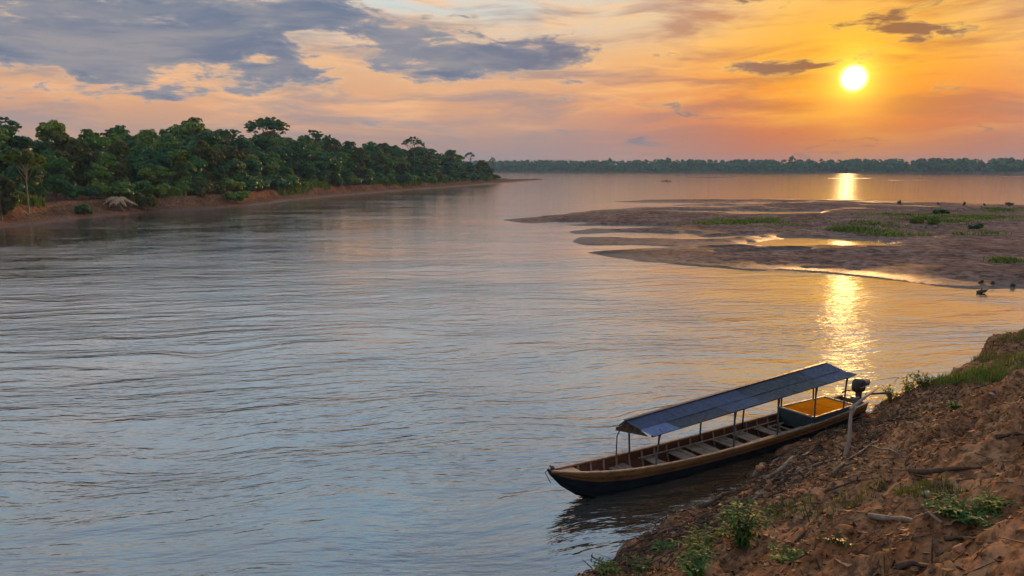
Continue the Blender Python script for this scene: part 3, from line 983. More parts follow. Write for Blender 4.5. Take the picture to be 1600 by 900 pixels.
# bleached bare branch beside it
mb = MB()
mb.tube([(-1.6, -0.4, -0.2), (-1.2, -0.3, 0.8), (-1.35, -0.2, 1.9)], [0.09, 0.07, 0.03], 6)
mb.tube([(-1.2, -0.3, 0.8), (-0.5, -0.2, 1.4), (0.2, -0.1, 1.6)], [0.07, 0.05, 0.02], 6)
o = mb.build('dead_branch', MT['pale_bark'], None, True, loc=(x, y, z)); tag(o, 'bleached bare branch leaning beside the dry straw-coloured palm', 'branch')


def blades(pts, hgt, rg, width=0.03, lean=0.35, tintk=(0.7, 1.3)):
    """grass blades at points: one bent strip of two quads each"""
    n = len(pts)
    a = rg.uniform(0, 6.283, n); h = hgt * rg.uniform(0.5, 1.25, n); wd = width * rg.uniform(0.7, 1.3, n)
    ln = rg.uniform(0.1, 1.0, n) * lean * h
    dx_, dy_ = np.cos(a), np.sin(a); sx_, sy_ = -dy_ * wd / 2, dx_ * wd / 2
    P = np.asarray(pts)
    def row(k, off, zf):
        return np.stack([P[:, 0] + dx_ * off + k * sx_, P[:, 1] + dy_ * off + k * sy_, P[:, 2] + zf], -1)
    V = np.stack([row(-1, 0, -0.02 + 0 * h), row(1, 0, -0.02 + 0 * h), row(1, ln * 0.35, h * 0.6), row(-1, ln * 0.35, h * 0.6),
                  row(0.15, ln, h), row(-0.15, ln, h)], 1).reshape(-1, 3)
    b = np.arange(n)[:, None] * 6
    F = np.concatenate([b + np.array([[0, 1, 2, 3]]), b + np.array([[3, 2, 4, 5]])])
    t = rg.uniform(*tintk, (n, 1)) * (1 + rg.uniform(-0.12, 0.12, (n, 3)))
    return V, F, np.repeat(t, 6, axis=0)


# grass verge on top of the left bank
rg = np.random.default_rng(77)
pts = []
for (p0, p1, n) in ((30, 115, 900), (470, 540, 1800), (600, 790, 5200), (230, 330, 500)):
    for _ in range(n):
        px = rg.uniform(p0, p1)
        yb = np.interp(px, [pixel(*q, 0)[0] for q in LB[2:]], [pixel(*q, 0)[1] for q in LB[2:]])
        x0, y0 = at(px, yb, 0)
        o_ = rg.uniform(4.6, 7.5)
        pts.append((x0 - o_, y0 + 0.15 * o_, 0))
pts = np.array(pts)
pts[:, 2] = left_h(pts[:, :1], pts[:, 1:2])[0][:, 0]
V, F, t = blades(pts, 1.3, rg, 0.35, 0.6)
kind(obj('bank_grass', mesh_np('bank_grass', V, F, [MT['leaf_grass']], tint=t)), 'stuff')['label'] = 'yellow-green grass along the top of the left bank'

# exposed earth roots below the forest
# ------------------------------------------------------------------ growth on the sandbar
rg = np.random.default_rng(99)
pts = []
for (cx, cy, hw, hh, n) in ((1455, 346, 55, 6, 2600), (1370, 352, 50, 3, 1200), (1530, 340, 60, 4, 1400), (1420, 336, 60, 2.5, 900), (1330, 360, 60, 3, 1200), (1150, 347, 75, 3.5, 1500), (1200, 345, 40, 3, 700),
                            (1580, 405, 30, 3, 500), (1500, 363, 60, 2.5, 900), (1390, 365, 30, 2, 400), (1560, 328, 50, 2, 700), (1290, 352, 60, 2, 600)):
    for _ in range(int(n * 1.7)):
        r_ = abs(rg.normal(0, 0.66)); a = rg.uniform(0, 6.283)
        x, y = at(cx + hw * r_ * math.cos(a), cy + hh * r_ * math.sin(a), 0.5)
        pts.append((x, y, 0))
pts = np.array(pts); pts[:, 2] = bar_h(pts[:, 0], pts[:, 1])
nz = fbm(pts[:, 0] * 0.3, pts[:, 1] * 0.3, 3, 7)
pts = pts[(pts[:, 2] > 0.12) & (nz + rg.normal(0, 0.12, len(nz)) > 0.0)]
V, F, t = blades(pts, 0.30, rg, 0.12, 0.9, (0.45, 1.25))
kind(obj('sandbar_grass', mesh_np('sandbar_grass', V, F, [MT['leaf_grass']], tint=t)), 'stuff')['label'] = 'low green grass in patches on the sandbar'
BARB = [shrub_proto(340 + k, MT[q], 1.3, 1.0, 0.05) for k, q in enumerate(('leaf_grass', 'leaf', 'leaf_dark'))]
for (px, py, h, wsc, k, lab) in (
        (1430, 352, 1.1, 1.0, 0, 'left of two rounded yellow-green bushes in the middle of the sandbar'), (1456, 353, 1.25, 0.9, 0, 'right of two rounded yellow-green bushes in the middle of the sandbar'),
        (1470, 337, 0.9, 1.6, 1, 'wide green bush behind the two rounded bushes on the sandbar'), (1523, 357, 0.8, 1.2, 2, 'dark low bush on the sandbar right of the two rounded bushes'),
        (1405, 318, 1.0, 0.45, 2, 'small dark bush on the sandbar far edge, nearest to the sun path'), (1466, 319, 0.5, 0.8, 2, 'low dark bush on the sandbar far edge, second from the sun path'),
        (1507, 320, 0.8, 0.6, 2, 'pointed dark bush on the sandbar far edge, third from the sun path'), (1538, 321, 0.6, 0.6, 2, 'tiny dark bush on the sandbar far edge, fourth from the sun path'),
        (1576, 322, 0.8, 1.2, 1, 'green bush on the sandbar far edge near the right frame edge'), (1533, 437, 0.26, 0.9, 2, 'dark weed clump on the near sandbar shore above the snag'),
        (1552, 438, 0.24, 0.8, 2, 'dark weed clump on the near sandbar shore, middle of three'), (1583, 440, 0.24, 0.8, 1, 'weed clump on the near sandbar shore by the right frame edge')):
    x, y = at(px, py, 0.4)
    e = place('sandbar_bush', BARB[k], (x, y, float(bar_h(np.array([x]), np.array([y]))[0]) - 0.05), h, wsc, px * 0.7, ('stem', 'foliage'))
    tag(e, lab, 'bush', 'bushes on the sandbar')
# snag in the shallows
x, y = at(1534, 458, 0)
mb = MB()
mb.tube([(-0.6, 0, -0.3), (-0.25, 0.05, 0.12), (0.25, 0.0, 0.2), (0.65, 0.1, 0.34)], [0.16, 0.2, 0.16, 0.04], 7)
mb.tube([(-0.1, 0, 0.1), (0.0, 0.1, 0.42), (0.05, 0.1, 0.6)], [0.09, 0.06, 0.02], 6)
mb.tube([(0.1, 0, 0.1), (0.3, -0.1, 0.3), (0.62, -0.1, 0.42)], [0.09, 0.06, 0.02], 6)
mb.tube([(-0.3, 0, 0.0), (-0.5, 0, 0.2), (-0.62, 0, 0.25)], [0.1, 0.07, 0.02], 6)
sn = mb.build('snag', MT['dark_wood'], None, True, loc=(x, y, 0)); sn.scale = (0.62, 0.62, 0.62)
tag(sn, 'dark branching snag sticking out of the water off the sandbar', 'snag')

# ------------------------------------------------------------------ far shore
FA = np.array([-900.0, 1700.0]); FB = np.array(at(780, 268.2)); FC = np.array(at(1600, 270.9)); FD = FC + (FC - FB) * 1.2
FL = np.array([FA, FB, FC, FD])
fs = smooth_poly(FL, 700)
fs[:, 1] += 14 * fbm(np.arange(700) * 0.05, np.zeros(700), 4, 131)
d_ = np.gradient(fs, axis=0); d_ /= np.hypot(d_[:, :1], d_[:, 1:]); fn = np.stack([-d_[:, 1], d_[:, 0]], -1)
offs = np.array([-6, 0, 4, 9, 14, 30, 80, 250, 900])
hz_ = np.array([-1.0, 0.0, 0.8, 1.6, 2.6, 3.0, 4.0, 8.0, 12.0])
X = fs[None, :, 0] + offs[:, None] * fn[None, :, 0] * np.r_[np.ones(7), 0, 0][:, None] + 0
Y = fs[None, :, 1] + offs[:, None] * np.where(offs[:, None] > 90, 1.0, fn[None, :, 1])
Z = np.repeat(hz_[:, None], 700, 1) + 0.5 * fbm(X * 0.05, Y * 0.05, 3, 132)
Z[0] = -1.0
V = np.stack([X, Y, Z], -1).reshape(-1, 3)
i = np.arange(Z.size).reshape(Z.shape)
F = np.stack([i[:-1, :-1], i[:-1, 1:], i[1:, 1:], i[1:, :-1]], -1).reshape(-1, 4)
kind(obj('far_shore', mesh_np('far_shore', V, F, [MT['farmud']], smooth=True)), 'structure')['label'] = 'low muddy far shore below the distant forest'
rg = np.random.default_rng(140)
cs, rs, ts = [], [], []
for off, hmin, hmax, sp in ((12, 3, 7, 5.5), (16, 6, 11, 5.5), (22, 10, 13, 5), (34, 13, 15.0, 5), (50, 15.5, 17.0, 5), (72, 17.5, 18.8, 4.5)):
    L = np.r_[0, np.cumsum(np.hypot(*np.diff(fs, axis=0).T))]
    q = 0.0
    while q < L[-1]:
        x = np.interp(q, L, fs[:, 0]) + off * np.interp(q, L, fn[:, 0]) + rg.uniform(-2, 2)
        y = np.interp(q, L, fs[:, 1]) + off * np.interp(q, L, fn[:, 1]) + rg.uniform(-4, 4)
        q += sp * rg.uniform(0.6, 1.4)
        h = rg.uniform(hmin, hmax) + 1.6 * float(fbm(q * 0.012, off * 0.0, 3, 141)); r = rg.uniform(4.4, 5.4)
        for k in range(4):
            cs.append((x + rg.uniform(-0.6, 0.6) * r, y + rg.uniform(-0.6, 0.6) * r, 2.5 + h - r * 0.8 - k * h * 0.18)); rs.append(r * rg.uniform(0.6, 0.9)); ts.append(np.ones(3) * rg.uniform(0.75, 1.25))
V, F, t = leaf_cloud(np.array(cs), np.array(rs), 14, 5.4, rg, 0.85, np.array(ts), 0.3, 0.5)
kind(obj('far_forest', mesh_np('far_forest', V, F, [MT['leaf_dark']], tint=t)), 'stuff')['label'] = 'hazy forest along the whole far shore'
FARP = broad_proto(150, MT['leaf_dark'], 30.0, 9.0, 9)
for px, ytop, t_, wsc, lab in ((958, 245.5, 1.09, 0.7, 'low crown breaking the far treeline nearest the forest tip'), (1052, 245.0, 1.06, 1.1, 'broad crown breaking the far treeline above the tiny canoe'),
                               (1256, 242.0, 0.98, 0.8, 'rounded crown standing above the far treeline left of the sun')):
    x = (px - 800) * t_; y = FPX * _cp * t_ + 20 * t_ + 60
    t2 = y / (FPX * _cp + 27)
    e = place('far_tree', FARP, (x, y, 3.0), CAM_H + (261 - ytop) * t2 - 3.0, wsc, px * 1.0)
    tag(e, lab, 'tree', 'trees above the far treeline')

# tiny canoe far out on the river
x, y = at(1041, 283.2, 0)
cn = empty('distant_canoe', (x, y, 0), 0.15)
tag(cn, 'tiny dark canoe far out on the bright river', 'canoe')
mb = MB()
st = [(-2.9, 0.05, 0.55), (-2.0, 0.3, 0.34), (-0.7, 0.42, 0.28), (0.7, 0.42, 0.28), (2.0, 0.3, 0.34), (2.9, 0.05, 0.55)]
vs, fs_ = [], []
for a, hw, g in st:
    vs += [(a, -hw, g), (a, -hw * 0.7, 0.0), (a, 0, -0.12), (a, hw * 0.7, 0.0), (a, hw, g), (a, hw * 0.85, g - 0.02), (a, hw * 0.5, 0.08), (a, 0, 0.04), (a, -hw * 0.5, 0.08), (a, -hw * 0.85, g - 0.02)]
for j in range(5):
    for k in range(10):
        fs_.append((j * 10 + k, j * 10 + (k + 1) % 10, j * 10 + 10 + (k + 1) % 10, j * 10 + 10 + k))
mb.add(vs, fs_)
mb.build('hull', MT['dark_wood'], cn, True)
mb = MB(); mb.beam((-0.9, -0.38, 0.27), (-0.9, 0.38, 0.27), 0.2, 0.03); mb.build('thwart', MT['dark_wood'], cn)
mb = MB(); mb.beam((1.3, -0.34, 0.29), (1.3, 0.34, 0.29), 0.2, 0.03); mb.build('thwart', MT['dark_wood'], cn)
mb = MB()
bmx = bmesh.new(); bmesh.ops.create_icosphere(bmx, subdivisions=2, radius=1.0)
mb.add([(0.1 + v.co.x * 0.75, v.co.y * 0.34, 0.28 + v.co.z * 0.62 * (1 - 0.35 * abs(v.co.x))) for v in bmx.verts], [tuple(v.index for v in f.verts) for f in bmx.faces]); bmx.free()
tag(mb.build('cargo_heap', MT['dark_wood'], None, True, loc=(x, y, 0), rz=0.15), 'dark covered heap amid the tiny distant canoe', 'cargo')

# ------------------------------------------------------------------ the moored boat
BOAT_AZ = math.atan2(0.545, 0.838)
bt = empty('passenger_boat', (0.90, 17.30, 0.0), BOAT_AZ)
tag(bt, 'long narrow wooden passenger boat with blue sheet roof moored at the bank', 'boat')


def paint(name, c1, c2, wood, wear=0.58, rough=0.55, sc=5.0, stretch=(0.25, 1, 1), spec=0.35):
    m, t, p, o = material(name)
    co = t.vm('MULTIPLY', t.node('ShaderNodeTexCoord').outputs['Object'], stretch)
    n = t.noise(co, sc, 6, 0.62); n2 = t.noise(t.vm('ADD', co, (5, 9, 1)), sc * 3.2, 6, 0.7)
    c = t.mix(t.ss(n, 0.3, 0.7), c1, c2)
    c = t.mix(t.ss(n2, wear, wear + 0.1, 0, 0.85), c, wood)
    t.put(p.inputs['Base Color'], c)
    t.put(p.inputs['Roughness'], t.ss(n2, 0.3, 0.7, rough - 0.15, rough + 0.2))
    p.inputs['Specular IOR Level'].default_value = spec
    b = t.node('ShaderNodeBump', {'Strength': 0.4, 'Distance': 0.006, 'Height': n2}); t.l.new(b.outputs[0], p.inputs['Normal'])
    return m


MT['ochre'] = paint('ochre_paint', (0.19, 0.09, 0.016), (0.27, 0.13, 0.026), (0.08, 0.04, 0.02), 0.54)
MT['ochre_dark'] = paint('stained_ochre_paint', (0.075, 0.036, 0.012), (0.13, 0.06, 0.018), (0.04, 0.022, 0.014), 0.54)
MT['navy'] = paint('navy_paint', (0.008, 0.014, 0.020), (0.015, 0.024, 0.032), (0.03, 0.024, 0.02), 0.60, 0.7, spec=0.1)
MT['redwood'] = paint('red_brown_planking', (0.085, 0.028, 0.014), (0.16, 0.056, 0.026), (0.06, 0.03, 0.02), 0.56)
MT['plank'] = paint('worn_plank', (0.20, 0.145, 0.105), (0.34, 0.26, 0.195), (0.11, 0.075, 0.05), 0.58, 0.75, 5, (0.3, 1, 1), 0.2)
MT['rib'] = paint('rib_wood', (0.26, 0.17, 0.12), (0.42, 0.32, 0.25), (0.12, 0.07, 0.045), 0.55, 0.75, 7, (1, 1, 1), 0.2)
MT['post'] = paint('post_paint', (0.05, 0.055, 0.065), (0.10, 0.105, 0.115), (0.10, 0.06, 0.04), 0.6, 0.6, 6, (1, 1, 0.4))
MT['teal'] = paint('teal_paint', (0.022, 0.042, 0.055), (0.038, 0.062, 0.076), (0.06, 0.045, 0.035), 0.56)
MT['orange'] = paint('orange_sunset_sheen', (0.80, 0.22, 0.004), (0.90, 0.29, 0.008), (0.42, 0.12, 0.01), 0.66, 0.7, 4, (0.5, 1, 1), 0.0)  # lid orange includes the reflected sunset, painted into the base colour
MT['whitewood'] = paint('white_batten', (0.42, 0.40, 0.37), (0.52, 0.50, 0.46), (0.2, 0.15, 0.11), 0.6)
MT['engine'] = simple('engine_black', (0.014, 0.011, 0.009), (0.036, 0.027, 0.021), 8, 0.45, 0.15, (1, 1, 1), 0.5)
MT['metal'] = simple('grey_metal', (0.20, 0.19, 0.18), (0.33, 0.31, 0.29), 12, 0.45, 0.2, (1, 1, 1), 0.5, 0.7)
SHEETS = []
for k, (c1, c2) in enumerate((((0.060, 0.10, 0.22), (0.09, 0.14, 0.27)), ((0.010, 0.014, 0.028), (0.018, 0.024, 0.042)), ((0.018, 0.030, 0.075), (0.030, 0.046, 0.105)), ((0.009, 0.015, 0.022), (0.016, 0.024, 0.034)))):
    SHEETS.append(paint('roof_sheet_%d' % k, c1, c2, (0.09, 0.085, 0.09), 0.62, 0.48, 3.0, (1, 1, 1), 0.4))

ST = [  # along, half width, gunwale height, keel depth
    (0.00, 0.035, 0.88, 0.74), (0.25, 0.12, 0.83, 0.52), (0.7, 0.245, 0.755, 0.18), (1.3, 0.37, 0.675, -0.08), (2.2, 0.49, 0.585, -0.16), (3.5, 0.58, 0.51, -0.18),
    (5.0, 0.635, 0.475, -0.18), (6.5, 0.655, 0.465, -0.18), (8.0, 0.65, 0.475, -0.18), (9.5, 0.62, 0.50, -0.17), (10.8, 0.56, 0.54, -0.13), (11.6, 0.50, 0.575, -0.08), (12.1, 0.45, 0.60, -0.03)]
SA = np.array(ST)
AA = np.linspace(0, 12.1, 62)
HW = lambda a: float(np.interp(a, SA[:, 0], SA[:, 1]))
def _sm(col):
    y = np.interp(AA, SA[:, 0], SA[:, col]); p = np.pad(y, 2, 'reflect', reflect_type='odd')
    return np.convolve(p, [0.1, 0.2, 0.4, 0.2, 0.1], 'valid')
HWs, GUs, KEs = _sm(1), _sm(2), _sm(3)
hw_ = lambda a: float(np.interp(a, AA, HWs)); gu_ = lambda a: float(np.interp(a, AA, GUs)); ke_ = lambda a: float(np.interp(a, AA, KEs))


def section(a, f):
    """half section: f 0 at the gunwale, 1 at the keel; returns lateral, height"""
    w_, g, k = hw_(a), gu_(a), ke_(a)
    P = [(0.0, 1.0, 0.0), (0.30, 0.955, 0.30), (0.62, 0.82, 0.70), (0.80, 0.62, 0.93), (1.0, 0.0, 1.0)]
    q = np.array(P)
    return w_ * float(np.interp(f, q[:, 0], q[:, 1])), g + (k - g) * float(np.interp(f, q[:, 0], q[:, 2]))


def strake(side, f0, f1, outm, a0=0.0, a1=12.1, proud=0.0, n=46, th=0.022):
    vs, fs = [], []; mi = []
    for a in np.linspace(a0, a1, n):
        for j, (f, inn) in enumerate(((f0, 0), (f1, 0), (f1, 1), (f0, 1))):
            y, z = section(a, f)
            y = max(0.004, y + (proud if not inn else proud - th))
            vs.append((a, side * y, z + (0.0 if not inn else (0.012 if f > 0.7 else 0))))
    for j in range(n - 1):
        for k in range(4):
            fs.append((j * 4 + k, j * 4 + (k + 1) % 4, j * 4 + 4 + (k + 1) % 4, j * 4 + 4 + k)); mi.append(0 if k == 0 else 1)
    fs.append((0, 1, 2, 3)); mi.append(0); e = (n - 1) * 4; fs.append((e, e + 1, e + 2, e + 3)); mi.append(0)
    mb = MB(); mb.v = vs; mb.f = fs; mb.mi = mi
    return mb.build('strake', [outm, MT['redwood']], bt)


for side in (-1, 1):
    strake(side, 0.0, 0.155, MT['ochre'], proud=0.016)
    strake(side, 0.150, 0.305, MT['ochre_dark'], proud=0.008)
    strake(side, 0.30, 0.60, MT['navy'])
    strake(side, 0.595, 0.81, MT['navy'], 0.2)
    strake(side, 0.805, 1.0, MT['navy'], 0.3)
    # gunwale rail and rubbing strip
    mb = MB(); pr = None
    for a in np.linspace(0.02, 12.1, 40):
        y, z = section(a, 0.0); q = (a, side * (y + 0.004), z + 0.018)
        if pr: mb.beam(pr, q, 0.07, 0.035)
        pr = q
    mb.build('gunwale', MT['rib'], bt)
    mb = MB(); pr = None
    for a in np.linspace(0.15, 12.05, 36):
        y, z = section(a, 0.30); q = (a, side * (y + 0.022), z)
        if pr: mb.beam(pr, q, 0.022, 0.03)
        pr = q
    mb.build('rubbing_strip', MT['redwood'], bt)
# stem and transom
mb = MB()
mb.tube([(-0.06, 0, 0.94), (0.02, 0, 0.81), (0.33, 0, 0.47), (0.79, 0, 0.13), (1.25, 0, -0.08)], [0.028, 0.036, 0.034, 0.032, 0.025], 6)
mb.build('stem_post', MT['navy'], bt, True)
mb = MB(); mb.box(0.02, 0.10, -0.02, 0.02, 0.9, 1.0); mb.box(0.035, 0.085, -0.09, 0.09, 0.955, 0.985)
cl = mb.build('cleat', MT['dark_wood'], bt, bevel=0.008)
mb = MB(); mb.tube([(0.0, 0.02, 0.95), (-0.12, 0.03, 0.86), (-0.05, 0.0, 0.72), (0.0, -0.03, 0.60)], 0.012, 5); mb.build('mooring_rope', MT['drift'], cl, True)
mb = MB()
ys_ = [section(12.1, f) for f in (0, 0.3, 0.62, 0.8, 1.0)]
pr_ = [(y, z) for y, z in ys_] + [(-y, z) for y, z in ys_[-2::-1]]
n = len(pr_)
mb.add([(12.08, y * 0.97, z) for y, z in pr_] + [(12.13, y * 0.97, z) for y, z in pr_], [tuple(range(n)), tuple(range(2 * n - 1, n - 1, -1))] + [(k, (k + 1) % n, n + (k + 1) % n, n + k) for k in range(n)])
mb.build('transom', [MT['ochre']], bt)
# bow deck
mb = MB()
mb.add([(0.1, -0.05, 0.855), (0.1, 0.05, 0.855), (0.85, 0.24, 0.725), (0.85, -0.24, 0.725), (0.1, -0.05, 0.83), (0.1, 0.05, 0.83), (0.85, 0.24, 0.70), (0.85, -0.24, 0.70)],
       [(0, 1, 2, 3), (7, 6, 5, 4), (0, 4, 5, 1), (1, 5, 6, 2), (2, 6, 7, 3), (3, 7, 4, 0)])
mb.build('bow_deck', MT['plank'], bt)
# ribs
for a in np.arange(1.05, 12.0, 0.47):
    mb = MB(); pr = None
    for f in np.linspace(0.02, 1.0, 9):
        y, z = section(a, f); y = max(0, y - 0.045); z = z + 0.03 * max(0, (f - 0.6) / 0.4)
        q = Vector((a, -y, z))
        if pr is not None and (q - pr).length > 0.01: mb.beam(pr, q, 0.035, 0.045, (1, 0, 0))
        pr = q
    for f in np.linspace(0.98, 0.02, 9):
        y, z = section(a, f); y = max(0, y - 0.045); z = z + 0.03 * max(0, (f - 0.6) / 0.4)
        q = Vector((a, y, z))
        if (q - pr).length > 0.01: mb.beam(pr, q, 0.035, 0.045, (1, 0, 0))
        pr = q
    mb.build('rib', MT['rib'], bt)
# floor boards
rb = random.Random(3)
for k in range(5):
    y = -0.34 + 0.17 * k
    for a0 in (1.5, 4.4, 7.2):
        a1 = a0 + 2.7
        mb = MB(); mb.box(a0 + rb.uniform(0, 0.1), a1 - rb.uniform(0, 0.1), y - 0.075, y + 0.075, -0.07, -0.045)
        mb.build('floor_board', MT['plank'], bt)
# thwarts: each a pair or more of loose planks across the boat
for a, n_, zz in ((1.55, 2, 0.42), (2.45, 3, 0.33), (3.55, 2, 0.30), (4.55, 3, 0.28), (5.35, 4, 0.28), (6.35, 3, 0.28), (7.15, 3, 0.28), (8.0, 2, 0.29), (11.55, 2, 0.42)):
    for k in range(n_):
        ww = 0.15; c = a + (k - (n_ - 1) / 2) * 0.175 + rb.uniform(-0.02, 0.02)
        y = hw_(c) - 0.06; tl = rb.uniform(-0.03, 0.03)
        mb = MB(); mb.beam((c - tl, -y, zz + rb.uniform(-0.012, 0.012)), (c + tl, y, zz + rb.uniform(-0.012, 0.012)), ww, 0.028)
        mb.build('thwart', MT['plank'], bt, bevel=0.004)
# seat rail poles running fore and aft
for y, z in ((-0.40, 0.40), (0.42, 0.38)):
    mb = MB(); mb.tube([(3.2, y, z), (6.0, y - 0.02, z - 0.02), (8.9, y, z + 0.01)], 0.02, 6); mb.build('side_rail', MT['rib'], bt, True)
# open frame seat before the box
mb = MB()
for q, r_ in (((8.2, -0.3, 0.34), (8.9, -0.3, 0.34)), ((8.2, 0.25, 0.34), (8.9, 0.25, 0.34)), ((8.2, -0.3, 0.34), (8.2, 0.25, 0.34)), ((8.55, -0.3, 0.34), (8.55, 0.25, 0.34))):
    mb.beam(q, r_, 0.05, 0.03)
mb.build('seat_frame', MT['plank'], bt)

# canopy
EAVE = lambda a: 1.46 + 0.036 * (a - 2.6); RIDGE = lambda a: 1.70 + 0.043 * (a - 2.4)
PW = 0.74
FARDROP = 0.20
EV = lambda a, side: EAVE(a) - (FARDROP if side > 0 else 0.0)
for a in (2.95, 5.7, 7.5, 9.2, 10.7):
    for side in (-1, 1):
        y0, z0 = section(a, 0.03)
        mb = MB(); mb.tube([(a, side * (y0 - 0.06), z0 - 0.12), (a, side * (y0 - 0.03), z0 + 0.1), (a + 0.02, side * 0.58, EV(a, side) + 0.04)], 0.026, 7)
        mb.tube([(a, side * (y0 * 0.5 + 0.29), 0.5 * (z0 + EV(a, side)) + 0.18), (a + 0.12, side * 0.57, EV(a, side) + 0.03)], 0.012, 5)
        mb.build('canopy_post', MT['post'], bt, True)
    mb = MB(); mb.beam((a, -0.66, EAVE(a) + 0.006), (a, 0.66, EV(a, 1) + 0.006), 0.045, 0.04); mb.build('canopy_crossbeam', MT['post'], bt)
    mb = MB(); mb.beam((a, -0.64, EAVE(a) - 0.02), (a, 0, RIDGE(a) - 0.11), 0.035, 0.035); mb.beam((a, 0, RIDGE(a) - 0.11), (a, 0.64, EV(a, 1) - 0.02), 0.035, 0.035); mb.build('rafter', MT['post'], bt)
for side in (-1, 1):
    mb = MB(); mb.beam((2.62, side * 0.66, EV(2.62, side) - 0.022), (10.9, side * 0.66, EV(10.9, side) - 0.022), 0.05, 0.06); mb.build('eave_beam', MT['dark_wood'], bt)
mb = MB(); mb.beam((2.45, 0, RIDGE(2.45) - 0.06), (10.55, 0, RIDGE(10.55) - 0.06), 0.04, 0.05); mb.build('ridge_beam', MT['dark_wood'], bt)
# diagonal brace at the front
mb = MB(); mb.tube([(2.42, 0.42, 0.62), (2.5, 0.5, 1.1), (2.62, 0.50, EV(2.6, 1) + 0.03)], 0.016, 6); mb.build('brace', MT['post'], bt, True)
# dark gable board under the front end
mb = MB(); mb.add([(2.52, -0.62, EAVE(2.5) - 0.03), (2.52, 0.62, EV(2.5, 1) - 0.03), (2.45, 0, RIDGE(2.45) - 0.03), (2.54, -0.62, EAVE(2.5) - 0.03), (2.54, 0.62, EV(2.5, 1) - 0.03), (2.47, 0, RIDGE(2.45) - 0.03)],
                  [(0, 1, 2), (5, 4, 3), (0, 3, 4, 1), (1, 4, 5, 2), (2, 5, 3, 0)]); mb.build('gable_board', MT['dark_wood'], bt)
# roof sheets, two rows on each slope
cols_n = 6
A0R, A1R, A0E, A1E = 2.30, 10.45, 2.62, 11.00            # ridge and eave ends
pick = {-1: [[2, 2, 2, 3, 1, 2], [0, 1, 2, 1, 3, 2]], 1: [[2, 1, 2, 3, 2, 1], [2, 2, 1, 3, 1, 2]]}
for side in (-1, 1):
    for r_ in range(2):
        for c in range(cols_n):
            f0, f1 = r_ / 2, (r_ + 1) / 2 + (0.03 if r_ == 0 else 0)
            t0, t1 = c / cols_n - (0.004 if c else 0), (c + 1) / cols_n
            if side == -1 and r_ == 1 and c == 0: t1 -= 0.06
            if side == -1 and r_ == 1 and c == 1: t0 -= 0.06
            lift = 0.004 * ((c + r_) % 2) + (0.012 if r_ == 0 else 0.0) + 0.002 * side
            def RP(t, f, dzz):
                aR = A0R + (A1R - A0R) * t; aE = A0E + (A1E - A0E) * t
                a = aR + (aE - aR) * f
                z = RIDGE(aR) + (EV(aE, side) - RIDGE(aR)) * f - 0.03 * math.sin(math.pi * f) + lift + dzz + 0.006 * math.sin(9 * t + 4 * f)
                return (a, side * PW * f, z)
            mb = MB(); n1, n2 = 8, 3
            for dzz in (0.0, -0.006):
                for i_ in range(n1 + 1):
                    for j_ in range(n2 + 1):
                        ti, fj = t0 + (t1 - t0) * i_ / n1, f0 + (f1 - f0) * j_ / n2
                        mb.v.append(RP(ti, fj, dzz + 0.0025 * math.sin(i_ * 2.1 + j_)))
            N = (n1 + 1) * (n2 + 1); ix = lambda a, b: a * (n2 + 1) + b
            for i_ in range(n1):
                for j_ in range(n2):
                    mb.f.append((ix(i_, j_), ix(i_ + 1, j_), ix(i_ + 1, j_ + 1), ix(i_, j_ + 1)))
                    mb.f.append((N + ix(i_, j_), N + ix(i_, j_ + 1), N + ix(i_ + 1, j_ + 1), N + ix(i_ + 1, j_)))
            rim_ = [ix(i_, 0) for i_ in range(n1 + 1)] + [ix(n1, j_) for j_ in range(1, n2 + 1)] + [ix(i_, n2) for i_ in range(n1 - 1, -1, -1)] + [ix(0, j_) for j_ in range(n2 - 1, 0, -1)]
            for k in range(len(rim_)):
                a_, b_ = rim_[k], rim_[(k + 1) % len(rim_)]
                mb.f.append((a_, N + a_, N + b_, b_))
            mb.mi = [0] * len(mb.f)
            mb.build('roof_sheet', SHEETS[pick[side][r_][c]], bt)
mb = MB(); pr = None
for t in np.linspace(0, 1, 12):
    a = A0R + (A1R - A0R) * t; q = (a, 0, RIDGE(a) + 0.022)
    if pr: mb.beam(pr, q, 0.09, 0.012)
    pr = q
mb.build('ridge_cap', SHEETS[1], bt)

# raised box before the stern
bx = obj('cargo_box', None, bt)
B0, B1, BZ = 9.15, 11.25, 0.69
for side in (-1, 1):
    mb = MB()
    for a, b in ((B0, (B0 + B1) / 2), ((B0 + B1) / 2, B1)):
        ya, yb = hw_(a) - 0.0, hw_(b) - 0.0
        mb.beam((a, side * ya, (BZ + gu_(a) + 0.03) / 2), (b, side * yb, (BZ + gu_(b) + 0.03) / 2), 0.03, BZ - gu_(a) - 0.035)
    mb.build('side_panel', MT['teal'], bx)
    mb = MB(); mb.beam((B0 - 0.02, side * hw_(B0), BZ + 0.015), (B1 + 0.02, side * hw_(B1), BZ + 0.015), 0.055, 0.03); mb.build('batten', MT['whitewood' if side > 0 else 'teal'], bx)
for a in (B0, B1):
    mb = MB(); mb.beam((a, -hw_(a) + 0.02, 0.47), (a, hw_(a) - 0.02, 0.47), 0.03, 0.52); mb.build('end_panel', MT['teal'], bx)
    mb = MB(); mb.beam((a, -hw_(a) + 0.03, BZ + 0.016), (a, hw_(a) - 0.03, BZ + 0.016), 0.05, 0.03); mb.build('batten', MT['whitewood'], bx)
for k in range(5):
    a0 = B0 + 0.03 + k * 0.40; mb = MB(); mb.box(a0, a0 + 0.385, -hw_(a0) + 0.05, hw_(a0 + 0.3) - 0.06, BZ - 0.02 + 0.004 * (k % 2), BZ + 0.006 + 0.004 * (k % 2))
    mb.build('lid_panel', MT['orange'], bx)
